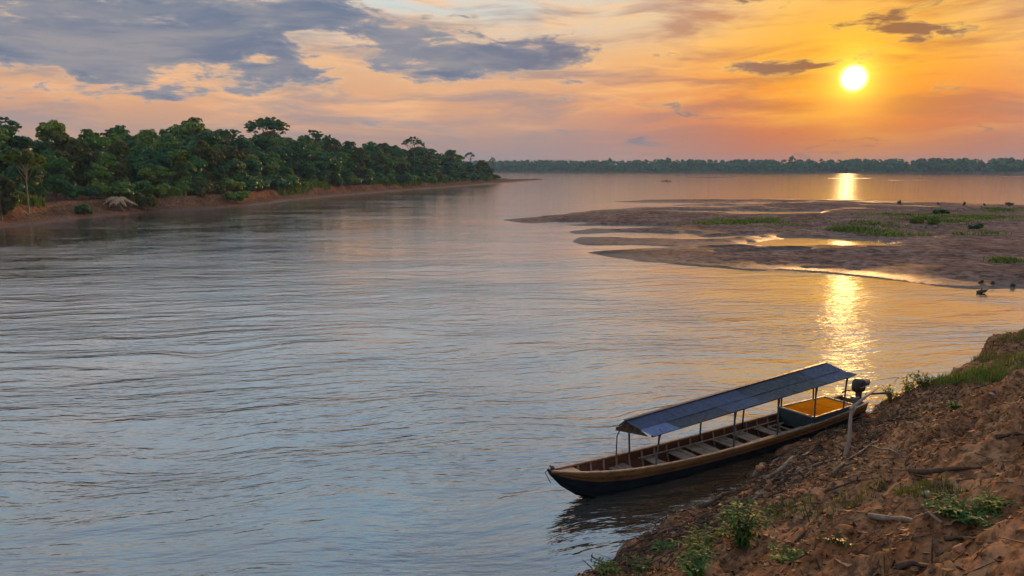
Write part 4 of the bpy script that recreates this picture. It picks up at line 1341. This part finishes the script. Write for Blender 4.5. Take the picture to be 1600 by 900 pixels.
# stern deck planks
for k in range(4):
    a0 = 11.3 + 0.2 * k; mb = MB(); mb.box(a0, a0 + 0.185, -hw_(a0 + .1) + 0.05, hw_(a0 + .1) - 0.05, 0.20, 0.225); mb.build('stern_plank', MT['plank'], bt)

# outboard motor on the transom
def boat_pt(a, b, z): 
    c, s_ = math.cos(BOAT_AZ), math.sin(BOAT_AZ)
    return (0.90 + a * c - b * s_, 17.30 + a * s_ + b * c, z)


om = empty('outboard_motor', boat_pt(12.1, 0.0, 0.10), BOAT_AZ); om.scale = (0.86, 0.86, 0.86)
tag(om, 'dark outboard motor clamped on the stern of the roofed boat', 'outboard motor')
bmx = bmesh.new(); bmesh.ops.create_cube(bmx, size=1.0); bmesh.ops.subdivide_edges(bmx, edges=bmx.edges[:], cuts=4, use_grid_fill=True)
for v in bmx.verts:
    p = v.co * 2; r_ = (abs(p.x) ** 4 + abs(p.y) ** 4 + abs(p.z) ** 4) ** 0.25 / max(1e-6, max(abs(p.x), abs(p.y), abs(p.z)))
    v.co = p / max(1e-6, r_) ; v.co.x = v.co.x * 0.23 * (1 - 0.12 * v.co.z); v.co.y *= 0.19; v.co.z = v.co.z * 0.26
    v.co.x += 0.20; v.co.z += 1.10
for f in bmx.faces: f.smooth = True
me = bpy.data.meshes.new('cowling'); bmx.to_mesh(me); bmx.free(); me.materials.append(MT['engine']); cow = obj('cowling', me, om)
mb = MB(); mb.box(0.02, 0.40, -0.20, 0.20, 1.055, 1.08); mb.build('trim_band', MT['metal'], cow, bevel=0.01)
mb = MB(); mb.tube([(0.42, 0, 1.04), (0.62, 0, 1.05), (0.72, 0.0, 1.13)], [0.07, 0.06, 0.05], 8); mb.build('carry_handle', MT['engine'], om, True)
mb = MB(); mb.tube([(0.70, -0.02, 1.02), (0.74, 0, 1.14), (0.76, 0.0, 1.26)], [0.07, 0.11, 0.07], 9); mb.build('fuel_cap', MT['metal'], om, True)
mb = MB(); mb.box(0.13, 0.33, -0.09, 0.09, 0.15, 0.86); mb.box(0.15, 0.38, -0.07, 0.07, -0.28, 0.17); mb.build('shaft_housing', MT['engine'], om, bevel=0.03)
mb = MB(); mb.box(-0.09, 0.14, -0.13, 0.13, 0.42, 0.70); mb.box(-0.10, -0.04, -0.11, 0.11, 0.28, 0.66); mb.build('clamp_bracket', MT['metal'], om, bevel=0.02)
mb = MB(); mb.box(0.05, 0.55, -0.14, 0.14, -0.16, -0.135); mb.build('cavitation_plate', MT['engine'], om)
mb = MB()
for k in range(3):
    a = 2.094 * k; mb.beam((0.45, 0, -0.26), (0.47, 0.14 * math.cos(a), -0.26 + 0.14 * math.sin(a)), 0.08, 0.012, (1, 0.4, 0))
mb.tube([(0.38, 0, -0.26), (0.5, 0, -0.26)], 0.04, 7); mb.build('propeller', MT['metal'], om)
mb = MB(); mb.tube([(0.05, 0.05, 0.93), (-0.35, 0.10, 0.96), (-0.62, 0.12, 0.93)], [0.028, 0.022, 0.03], 7); mb.build('tiller', MT['engine'], om, True)

# ------------------------------------------------------------------ litter on the near bank
rg = np.random.default_rng(500)


def scatter(n, s0, s1, d0, d1, dens=None):
    s_ = rg.uniform(s0, s1, n); d_ = rg.uniform(d0, d1, n)
    x, y = bank_xy(s_, d_)
    z = bank_h(x, y)
    ok = z > 0.03
    if dens is not None: ok &= rg.uniform(0, 1, n) < dens(s_, d_)
    return np.stack([x, y, z], -1)[ok]


def drift_band(s_, d_):
    return np.clip(0.30 + 1.0 * np.exp(-((d_ - 1.5) / 1.2) ** 2) * sstep(s_, 30, 24) + 0.5 * vnoise(s_ * 0.8, d_ * 1.3, 3), 0.03, 1)


# dead leaves and bark scraps
P = scatter(60000, 2, 48, 0.1, 8.6, drift_band)
n = len(P)
nn = rg.normal(size=(n, 3)) * 0.42; nn[:, 2] += 1.0; nn[:, 0] -= 0.25; nn[:, 1] += 0.25
nn /= np.linalg.norm(nn, axis=1)[:, None]
a = rg.normal(size=(n, 3)); a -= nn * (a * nn).sum(1)[:, None]; a /= np.linalg.norm(a, axis=1)[:, None]
b = np.cross(nn, a)
sz = rg.uniform(0.035, 0.14, n)[:, None] ; L = sz * 0.7; Wd = sz * rg.uniform(0.18, 0.42, n)[:, None]
P = P + nn * 0.012
bend = nn * sz * rg.uniform(-0.1, 0.3, (n, 1))
V = np.stack([P - a * L + bend, P + b * Wd, P + a * L + bend, P - b * Wd], 1).reshape(-1, 3)
pal = np.array([(0.45, 0.42, 0.40), (0.9, 0.8, 0.7), (1.5, 1.35, 1.2), (1.35, 0.9, 0.55), (0.6, 0.45, 0.35), (2.1, 1.95, 1.8)])
t = pal[rg.choice(6, n, p=[0.30, 0.19, 0.15, 0.12, 0.15, 0.09])] * rg.uniform(0.75, 1.2, (n, 1))
kind(obj('leaf_litter', mesh_np('leaf_litter', V, np.arange(n * 4).reshape(-1, 4), [MT['litter']], tint=np.repeat(t, 4, 0))), 'stuff')['label'] = 'dead leaves and bark scraps scattered over the bank'


def prisms(A, B, r0, r1, k=4):
    """straight twigs: thin prisms from A to B"""
    n = len(A); ax = B - A; ax /= np.linalg.norm(ax, axis=1)[:, None]
    u = np.cross(ax, np.array([0, 0, 1.0])); u /= np.linalg.norm(u, axis=1)[:, None] + 1e-9; v = np.cross(ax, u)
    vs = []
    for Q, r in ((A, r0), (B, r1)):
        for j in range(k):
            c, s_ = math.cos(2 * math.pi * j / k), math.sin(2 * math.pi * j / k)
            vs.append(Q + (u * c + v * s_) * r[:, None])
    V = np.stack(vs, 1).reshape(-1, 3)
    b = np.arange(n)[:, None] * 2 * k
    F = np.concatenate([b + np.array([[j, (j + 1) % k, k + (j + 1) % k, k + j]]) for j in range(k)])
    return V, F


P = scatter(6500, 4, 46, 0.1, 8.4, drift_band)
n = len(P); yaw = rg.normal(0.785, 0.9, n); L = rg.uniform(0.08, 0.42, n) * np.where(rg.uniform(size=n) < 0.1, 2.0, 1)
dxy = np.stack([np.cos(yaw), np.sin(yaw)], -1) * L[:, None] / 2
r = rg.uniform(0.004, 0.013, n)
A = P.copy(); A[:, :2] -= dxy; A[:, 2] = bank_h(A[:, 0], A[:, 1]) + r * 1.3
B = P.copy(); B[:, :2] += dxy; B[:, 2] = bank_h(B[:, 0], B[:, 1]) + r * 1.3 + rg.uniform(0, 0.06, n)
V, F = prisms(A, B, r, r * 0.6)
t = pal[rg.choice(6, n, p=[0.3, 0.3, 0.18, 0.08, 0.12, 0.02])] * rg.uniform(0.7, 1.2, (n, 1))
kind(obj('twig_litter', mesh_np('twig_litter', V, F, [MT['litter']], tint=np.repeat(t, 8, 0))), 'stuff')['label'] = 'small twigs and straw strewn over the bank'

# crumbled earth
bmx = bmesh.new(); bmesh.ops.create_icosphere(bmx, subdivisions=1, radius=1.0)
IP = np.array([v.co[:] for v in bmx.verts]); IT = np.array([[v.index for v in f.verts] for f in bmx.faces]); bmx.free()
P = scatter(5200, 3, 46, 0.05, 8.5, lambda s_, d_: np.clip(0.55 + 1.4 * vnoise(s_ * 0.7, d_ * 0.9, 13), 0.05, 1))
n = len(P); R_ = rg.uniform(0.018, 0.05, n) * np.where(rg.uniform(size=n) < 0.10, 2.2, 1.0)
sc3 = R_[:, None] * rg.uniform(0.6, 1.35, (n, 3)); sc3[:, 2] *= 0.7
V = (IP[None] * (1 + rg.uniform(-0.28, 0.28, (n, len(IP), 1))) * sc3[:, None, :])
ya = rg.uniform(0, 6.283, n); c, s_ = np.cos(ya)[:, None], np.sin(ya)[:, None]
V = np.stack([V[..., 0] * c - V[..., 1] * s_, V[..., 0] * s_ + V[..., 1] * c, V[..., 2]], -1) + P[:, None, :]
F = (IT[None] + (np.arange(n) * len(IP))[:, None, None]).reshape(-1, 3)
kind(obj('earth_clods', mesh_np('earth_clods', V.reshape(-1, 3), F, [MT['soil']], smooth=False)), 'stuff')['label'] = 'crumbled clods of earth over the bank'

# tangle of fine roots along the waterline
mb = MB(); rr = random.Random(21)
for k in range(230):
    s_ = rr.uniform(10.5, 23.5); d_ = abs(rr.gauss(0.9, 0.75)) + 0.1
    yaw = rr.gauss(0, 0.7); L = rr.uniform(0.3, 1.3); pts = []
    for j in range(5):
        ss2 = s_ + math.cos(yaw) * L * j / 4; dd2 = d_ + math.sin(yaw) * L * j / 4; yaw += rr.uniform(-0.45, 0.45)
        x, y = bank_xy(ss2, dd2); pts.append((x, y, max(bz(x, y), -0.02) + 0.02 + rr.uniform(0, 0.07)))
    r0 = rr.uniform(0.008, 0.026); mb.tube(pts, [r0, r0 * 0.95, r0 * 0.8, r0 * 0.6, r0 * 0.3], 4, False)
kind(mb.build('root_tangle', MT['dark_wood'], None, True), 'stuff')['label'] = 'grey tangle of roots and washed-up brushwood along the waterline'

# ------------------------------------------------------------------ sticks, logs and stones
def stick(name, pix, rad, mat, label, cat='branch', lift=0.6, sag=0.0, twigs=0, seed=1):
    q = random.Random(seed); P = [Vector(on_bank(*p)) for p in pix]
    pts = []
    nseg = 7
    for j in range(nseg):
        f = j / (nseg - 1) * (len(P) - 1); i0 = min(int(f), len(P) - 2); p = P[i0].lerp(P[i0 + 1], f - i0)
        g = bz(p.x, p.y)
        pts.append(Vector((p.x + q.uniform(-1, 1) * rad * 0.8, p.y + q.uniform(-1, 1) * rad * 0.8, max(p.z, g) + rad * lift)))
    rd = [rad * (1.05 - 0.55 * j / (nseg - 1)) * q.uniform(0.85, 1.15) for j in range(nseg)]
    root = pts[0].copy()
    mb = MB(); mb.tube([p - root for p in pts], rd, 8)
    if not twigs:
        return tag(mb.build(name, MT[mat], None, True, loc=root), label, cat)
    e = empty(name, root); mb.build('stick', MT[mat], e, True)
    for k in range(twigs):
        b0 = pts[q.randrange(1, nseg - 1)]; d_ = Vector((q.uniform(-1, 1), q.uniform(-1, 1), q.uniform(0.05, 0.6))).normalized() * q.uniform(0.15, 0.5)
        m2 = MB(); m2.tube([b0 - root, b0 - root + d_ * 0.5 + Vector((0, 0, 0.03)), b0 - root + d_], [rad * 0.4, rad * 0.28, rad * 0.1], 5); m2.build('twig', MT[mat], e, True)
    return tag(e, label, cat)


stick('driftwood_log', [(1424, 741), (1470, 740), (1530, 734)], 0.055, 'dark_wood', 'long dark driftwood log lying across the middle of the bank', 'log', 0.75)
stick('driftwood_log', [(1362, 811), (1410, 817), (1466, 819)], 0.05, 'drift', 'pale grey driftwood log beside the bright green fern-like weed', 'log', 0.75)
stick('root_limb', [(1196, 752), (1226, 733), (1262, 708)], 0.07, 'drift', 'thickest grey root in the brushwood beside the hull', 'root', 0.5)
stick('root_limb', [(1176, 748), (1212, 722), (1244, 704)], 0.05, 'drift', 'grey root nearest the water in the brushwood beside the hull', 'root', 0.6, twigs=2, seed=5)
stick('root_limb', [(1220, 756), (1262, 735), (1300, 722)], 0.045, 'drift', 'grey root lying uphill of the thickest one in the brushwood', 'root', 0.8, twigs=2, seed=6)
stick('root_limb', [(1096, 795), (1130, 775), (1160, 765)], 0.055, 'dark_wood', 'dark wet root at the waterline above the tall leafy weed', 'root', 0.6)
stick('root_limb', [(1120, 812), (1160, 790), (1205, 770)], 0.04, 'drift', 'thin pale root between the tall leafy weed and the hull', 'root', 0.8, twigs=2, seed=8)
stick('root_limb', [(1020, 845), (1065, 822), (1105, 805)], 0.045, 'dark_wood', 'dark root at the lower waterline left of the tall leafy weed', 'root', 0.6, seed=9)
stick('fallen_branch', [(1300, 742), (1340, 712), (1372, 690)], 0.03, 'drift', 'pale crooked branch lying at the foot of the mooring stake', 'branch', 0.9, twigs=3, seed=10)
stick('fallen_branch', [(1350, 700), (1392, 705), (1420, 720)], 0.022, 'drift', 'thin pale branch right of the mooring stake foot', 'branch', 0.9, twigs=3, seed=12)
stick('fallen_branch', [(1290, 770), (1340, 752), (1390, 748)], 0.024, 'dark_wood', 'thin dark branch below the mooring stake, left of the long dark log', 'branch', 0.9, twigs=2, seed=13)
stick('fallen_branch', [(1560, 688), (1590, 683), (1625, 684)], 0.04, 'dark_wood', 'dark branch at the right frame edge above the long dark log', 'branch', 0.8, seed=14)
stick('fallen_branch', [(1240, 850), (1256, 835), (1270, 812)], 0.03, 'dark_wood', 'short dark branch uphill of the tall leafy weed', 'branch', 0.8, twigs=1, seed=15)
stick('fallen_branch', [(1400, 893), (1440, 888), (1500, 893)], 0.04, 'dark_wood', 'dark branch at the bottom frame edge on the bare slope', 'branch', 0.8, twigs=1, seed=16)
stick('fallen_branch', [(1475, 850), (1500, 842), (1520, 846)], 0.028, 'dark_wood', 'short dark stick just below the bright green fern-like weed', 'branch', 0.8, seed=17)


def stone(px, py, r, mat, label, seed):
    x, y, z = on_bank(px, py); q = np.random.default_rng(seed)
    bmx = bmesh.new(); bmesh.ops.create_icosphere(bmx, subdivisions=2, radius=1.0)
    for v in bmx.verts:
        k = 1 + 0.25 * math.sin(v.co.x * 3 + seed) * math.cos(v.co.y * 4) + q.uniform(-0.06, 0.06)
        v.co = Vector((v.co.x * r * 1.25, v.co.y * r, v.co.z * r * 0.75)) * k
    me = bpy.data.meshes.new('stone'); bmx.to_mesh(me); bmx.free(); me.materials.append(MT[mat])
    tag(obj('stone', me, None, (x, y, z + r * 0.3), seed * 1.0), label, 'stone')


MT['redstone'] = simple('red_stone', (0.30, 0.12, 0.06), (0.42, 0.20, 0.11), 14, 0.85, 0.4)
MT['greystone'] = simple('grey_stone', (0.20, 0.18, 0.17), (0.34, 0.31, 0.29), 14, 0.8, 0.4)
stone(1188, 735, 0.11, 'redstone', 'reddish stone at the waterline beside the hull', 3)
stone(1448, 775, 0.07, 'greystone', 'pale flat stone between the dark log and the fern-like weed', 4)
stone(1500, 868, 0.08, 'redstone', 'small reddish stone low on the slope near the bottom edge', 7)
stone(1550, 618, 0.07, 'greystone', 'grey stone below the grass near the right frame edge', 8)

# mooring stake with the pole resting in its fork
bx0, by0, bz0 = on_bank(1320, 712)
tx, ty = at(1334, 640, 1.55)
stake = empty('mooring_stake', (bx0, by0, bz0))
tag(stake, 'pale crooked mooring stake driven into the bank by the stern', 'stake')
tp = Vector((tx - bx0, ty - by0, 1.55 - bz0))
# keep the stake close to upright over its foot
tp = Vector((0.11, 0.05, 1.12))
mb = MB(); mb.tube([(0, 0, -0.35), (0.02, 0.0, 0.05), tp * 0.35 + Vector((0.05, -0.02, 0)), tp * 0.7 + Vector((0.01, 0, 0)), tp], [0.07, 0.06, 0.05, 0.043, 0.038], 9); mb.build('shaft', MT['pale_bark'], stake, True)
mb = MB(); mb.tube([tp * 0.86, tp + Vector((0.08, -0.06, 0.10))], [0.035, 0.022], 7); mb.build('fork', MT['pale_bark'], stake, True)
mb = MB(); mb.tube([(0.05, 0.05, 0.12), (0.16, -0.02, 0.22), (0.26, -0.05, 0.18)], [0.03, 0.022, 0.01], 6); mb.build('side_twig', MT['pale_bark'], stake, True)
S0 = Vector((bx0, by0, bz0)) + tp
e1 = Vector(boat_pt(12.75, -0.36, 0.92))
drn = (e1 - S0).normalized()
mb = MB(); mb.tube([S0 - drn * 0.25 - S0, (e1 - S0) * 0.5 + Vector((0.02, 0, 0.03)), e1 - S0], [0.04, 0.04, 0.034], 8)
o = mb.build('mooring_pole', MT['pale_bark'], None, True, loc=S0 + Vector((0, 0, 0.055))); tag(o, 'pale pole running from the mooring stake to the boat stern', 'pole')
q0 = Vector(boat_pt(12.3, -0.25, 0.80)); gx, gy, gz = on_bank(1406, 618)
mb = MB(); mb.tube([(0, 0, 0), (Vector((gx, gy, gz)) - q0) * 0.5 + Vector((0, 0, 0.05)), Vector((gx, gy, gz + 0.02)) - q0], [0.03, 0.035, 0.03], 7)
o = mb.build('mooring_pole', MT['dark_wood'], None, True, loc=q0); tag(o, 'dark pole running from the boat stern to the weeds on shore', 'pole')

# ------------------------------------------------------------------ weeds and grass on the near bank
def weed(px, py, h, spread, n_st, n_lf, leaf, mat, label, seed, name='weed', cat='weed', arch=0.5, aspect=0.34, xyz=None):
    x, y, z = xyz or on_bank(px, py)
    q = np.random.default_rng(seed)
    e = empty(name, (x, y, z)); tag(e, label, cat)
    mb = MB(); vs = []; fs = []; ts = []
    for k in range(int(n_st * 1.7)):
        a = q.uniform(0, 6.283); L = h * q.uniform(0.6, 1.1); out_ = spread * q.uniform(0.25, 1.0)
        b0 = Vector((q.uniform(-1, 1) * spread * 0.15, q.uniform(-1, 1) * spread * 0.15, -0.04))
        def SP(t): return Vector((b0.x + math.cos(a) * out_ * t ** 1.3, b0.y + math.sin(a) * out_ * t ** 1.3, b0.z + L * (t - arch * 0.45 * t * t)))
        mb.tube([SP(0), SP(0.35), SP(0.7), SP(1.0)], [0.010, 0.008, 0.006, 0.003], 4, False)
        for j in range(n_lf):
            t0 = 0.12 + 0.88 * (j + q.uniform(0, 0.8)) / n_lf; p = SP(min(1, t0))
            aa = a + (1 if j % 2 else -1) * q.uniform(0.4, 1.5); up = q.uniform(-0.1, 0.7)
            d_ = Vector((math.cos(aa), math.sin(aa), up)).normalized(); sd_ = d_.cross(Vector((0, 0, 1))).normalized(); nm = sd_.cross(d_)
            ll = leaf * q.uniform(0.6, 1.25); ww = ll * aspect
            b = len(vs)
            for (f, s1, dr) in ((0, 0.12, 0), (0.4, 1, -0.02), (1.0, 0.05, -0.28)):
                for sg in (-1, 1):
                    vs.append(tuple(p + d_ * ll * f + sd_ * (sg * ww * 0.5 * s1) + nm * (ll * dr + (0.08 * ll * s1))))
            fs += [(b, b + 1, b + 3, b + 2), (b + 2, b + 3, b + 5, b + 4)]
            tv = q.uniform(0.65, 1.35); ts += [(tv * q.uniform(0.95, 1.15), tv, tv * 0.9)] * 6
    mb.build('stem', MT['leaf_olive'] if False else MT['bark'], e, True)
    obj('foliage', mesh_np('foliage', np.array(vs), np.array(fs), [MT[mat]], tint=np.array(ts)), e)
    return e


weed(1160, 858, 1.05, 0.45, 16, 22, 0.15, 'leaf_weed', 'tall leafy green weed on the lower bank', 1)
weed(1098, 864, 0.38, 0.60, 18, 12, 0.14, 'leaf_grass', 'spreading yellow-green weed left of the tall leafy weed', 2, aspect=0.25)
weed(1082, 893, 0.32, 0.36, 16, 11, 0.12, 'leaf_weed', 'low bright weed at the bottom frame edge below the spreading weed', 3)
weed(1224, 880, 0.36, 0.30, 12, 12, 0.12, 'leaf_weed', 'small dark green weed right of the tall leafy weed', 4)
weed(1000, 893, 0.30, 0.34, 14, 10, 0.11, 'leaf_olive', 'low olive weed by the water at the bottom frame edge', 5)
weed(950, 896, 0.25, 0.30, 12, 9, 0.10, 'leaf_grass', 'yellowish weed in the bottom corner where the bank meets the water', 6)
weed(1035, 862, 0.24, 0.28, 10, 9, 0.11, 'leaf_weed', 'small green weed above the low olive weed', 7)
weed(1518, 812, 0.34, 0.62, 22, 16, 0.13, 'leaf_weed', 'bright green fern-like weed beside the pale grey log', 8, aspect=0.28, arch=0.9)
weed(1478, 800, 0.22, 0.34, 10, 12, 0.11, 'leaf_weed', 'smaller fern-like weed left of the bright green fern-like weed', 9, arch=0.9)
weed(1556, 790, 0.20, 0.30, 9, 11, 0.11, 'leaf_grass', 'thin yellow-green weed right of the bright green fern-like weed', 10, arch=0.9)
weed(1492, 642, 0.42, 0.22, 12, 12, 0.13, 'leaf_weed', 'compact green weed on the bare slope below the grass', 11)
weed(1392, 626, 0.62, 0.30, 10, 12, 0.15, 'leaf', 'dark leafy weed against the water next to the outboard motor', 12, aspect=0.3)
weed(1418, 612, 0.75, 0.34, 9, 10, 0.20, 'leaf', 'taller broad-leaved weed against the water, second from the outboard motor', 13, aspect=0.3)
weed(1440, 603, 0.60, 0.42, 12, 11, 0.18, 'leaf_weed', 'broad-leaved weed on the rim, third from the outboard motor', 14, aspect=0.34)
weed(1130, 838, 0.16, 0.25, 8, 8, 0.09, 'leaf_grass', 'tiny seedling clump left foot of the tall leafy weed', 15)
weed(1310, 846, 0.14, 0.25, 8, 8, 0.09, 'leaf_olive', 'thin seedling patch on the bare earth right of the tall leafy weed', 16)


def tuft(px, py, h, rad, n, mat, label, seed, width=0.016, name='grass_tuft', cat='grass', lean=0.8):
    q = np.random.default_rng(seed); x, y, z = on_bank(px, py)
    a = q.uniform(0, 6.283, n); r_ = np.sqrt(q.uniform(0, 1, n)) * rad
    # clumps drawn out along the slope
    X = x + r_ * np.cos(a) * 1.0; Y = y + r_ * np.sin(a) * 1.0
    pts = np.stack([X - x, Y - y, bank_h(X, Y) - z], -1)
    V, F, t = blades(pts, h, q, width, lean)
    o = obj(name, mesh_np(name, V, F, [MT[mat]], tint=t), None, (x, y, z))
    if 'short thin' in label:
        o['label'] = label
        return kind(o, 'stuff')
    return tag(o, label, cat, 'grass tufts on the near bank')


for k, (px, py, h, rad, n, mat, lab) in enumerate((
        (1578, 578, 0.28, 1.2, 620, 'leaf_grass', 'bright grass tuft nearest the right frame edge'), (1530, 588, 0.26, 0.8, 360, 'leaf_grass', 'bright grass tuft second from the right frame edge'),
        (1478, 598, 0.26, 0.6, 260, 'leaf_grass', 'yellowish grass tuft on the rim right of the broad-leaved weeds'), (1548, 562, 0.24, 0.7, 260, 'leaf_olive', 'olive grass tuft just below the bank crest'),
        (1590, 528, 0.24, 0.7, 240, 'leaf_olive', 'olive grass tuft on the crest by the right frame edge'), (1520, 552, 0.26, 0.35, 160, 'leaf_dark', 'sparse dark grass tuft on the bank rim left of the crest'),
        (1498, 564, 0.26, 0.35, 160, 'leaf_dark', 'sparse dark grass tuft on the rim, farther left than the first'), (1468, 580, 0.26, 0.35, 170, 'leaf_dark', 'sparse dark grass tuft on the rim above the yellowish tuft'),
        (1592, 506, 0.42, 0.4, 120, 'leaf_dark', 'thin tall dark grass on the highest point of the crest'), (1450, 770, 0.10, 0.5, 420, 'leaf_olive', 'short thin grass below the long dark log'),
        (1330, 790, 0.10, 0.6, 260, 'leaf_olive', 'short thin grass on the slope below the mooring stake'), (1240, 795, 0.10, 0.5, 240, 'leaf_olive', 'short thin grass uphill of the brushwood'))):
    tuft(px, py, h, rad, n, mat, lab, 700 + k)

# bare twigs on the crest and one reaching over the water
def bare_twigs(px, py, h, n, label, seed, tilt=0.5):
    q = random.Random(seed); x, y, z = on_bank(px, py); mb = MB()
    for k in range(n):
        a = q.uniform(0, 6.28); o_ = q.uniform(0.1, tilt) * h; L = h * q.uniform(0.6, 1.1)
        m_ = Vector((math.cos(a) * o_ * 0.4, math.sin(a) * o_ * 0.4, L * 0.55)); t_ = Vector((math.cos(a) * o_, math.sin(a) * o_, L))
        mb.tube([(0, 0, -0.05), m_, t_], [0.008, 0.006, 0.002], 4, False)
        for j in range(2):
            s1 = m_.lerp(t_, q.uniform(0, 0.6)); mb.tube([s1, s1 + Vector((q.uniform(-1, 1), q.uniform(-1, 1), q.uniform(0.3, 1))) * 0.22 * h], [0.005, 0.002], 4, False)
    tag(mb.build('bare_twig', MT['dark_wood'], None, True, loc=(x, y, z)), label, 'twigs')


bare_twigs(1550, 548, 0.6, 5, 'bare twigs standing on the jutting clod of the bank rim', 31)
bare_twigs(1586, 512, 0.7, 7, 'bare twiggy bush on the crest by the right frame edge', 32)
x, y, z = on_bank(1452, 590)
x2, y2 = at(1370, 592, 0.55)
mb = MB(); d_ = Vector((x2 - x, y2 - y, 0.5 - z))
mb.tube([(0, 0, 0), d_ * 0.3 + Vector((0, 0, 0.10)), d_ * 0.65 + Vector((0, 0, 0.08)), d_], [0.022, 0.017, 0.012, 0.004], 5)
tag(mb.build('overhanging_branch', MT['dark_wood'], None, True, loc=(x, y, z)), 'thin bare branch reaching from the rim over the water behind the motor', 'branch')

# ------------------------------------------------------------------ haze
m = bpy.data.materials.new('haze_air'); m.use_nodes = True
t = NT(m.node_tree)
o_ = t.node('ShaderNodeOutputMaterial')
pv = t.node('ShaderNodeVolumePrincipled', {'Color': (0.40, 0.64, 1.0, 1), 'Density': 0.00017, 'Anisotropy': 0.1})
t.l.new(pv.outputs[0], o_.inputs['Volume'])
mb = MB(); mb.box(-3200, 3200, -300, 3200, -3.5, 46.0)
kind(mb.build('haze', m), 'stuff')['label'] = 'thin evening haze over the river'
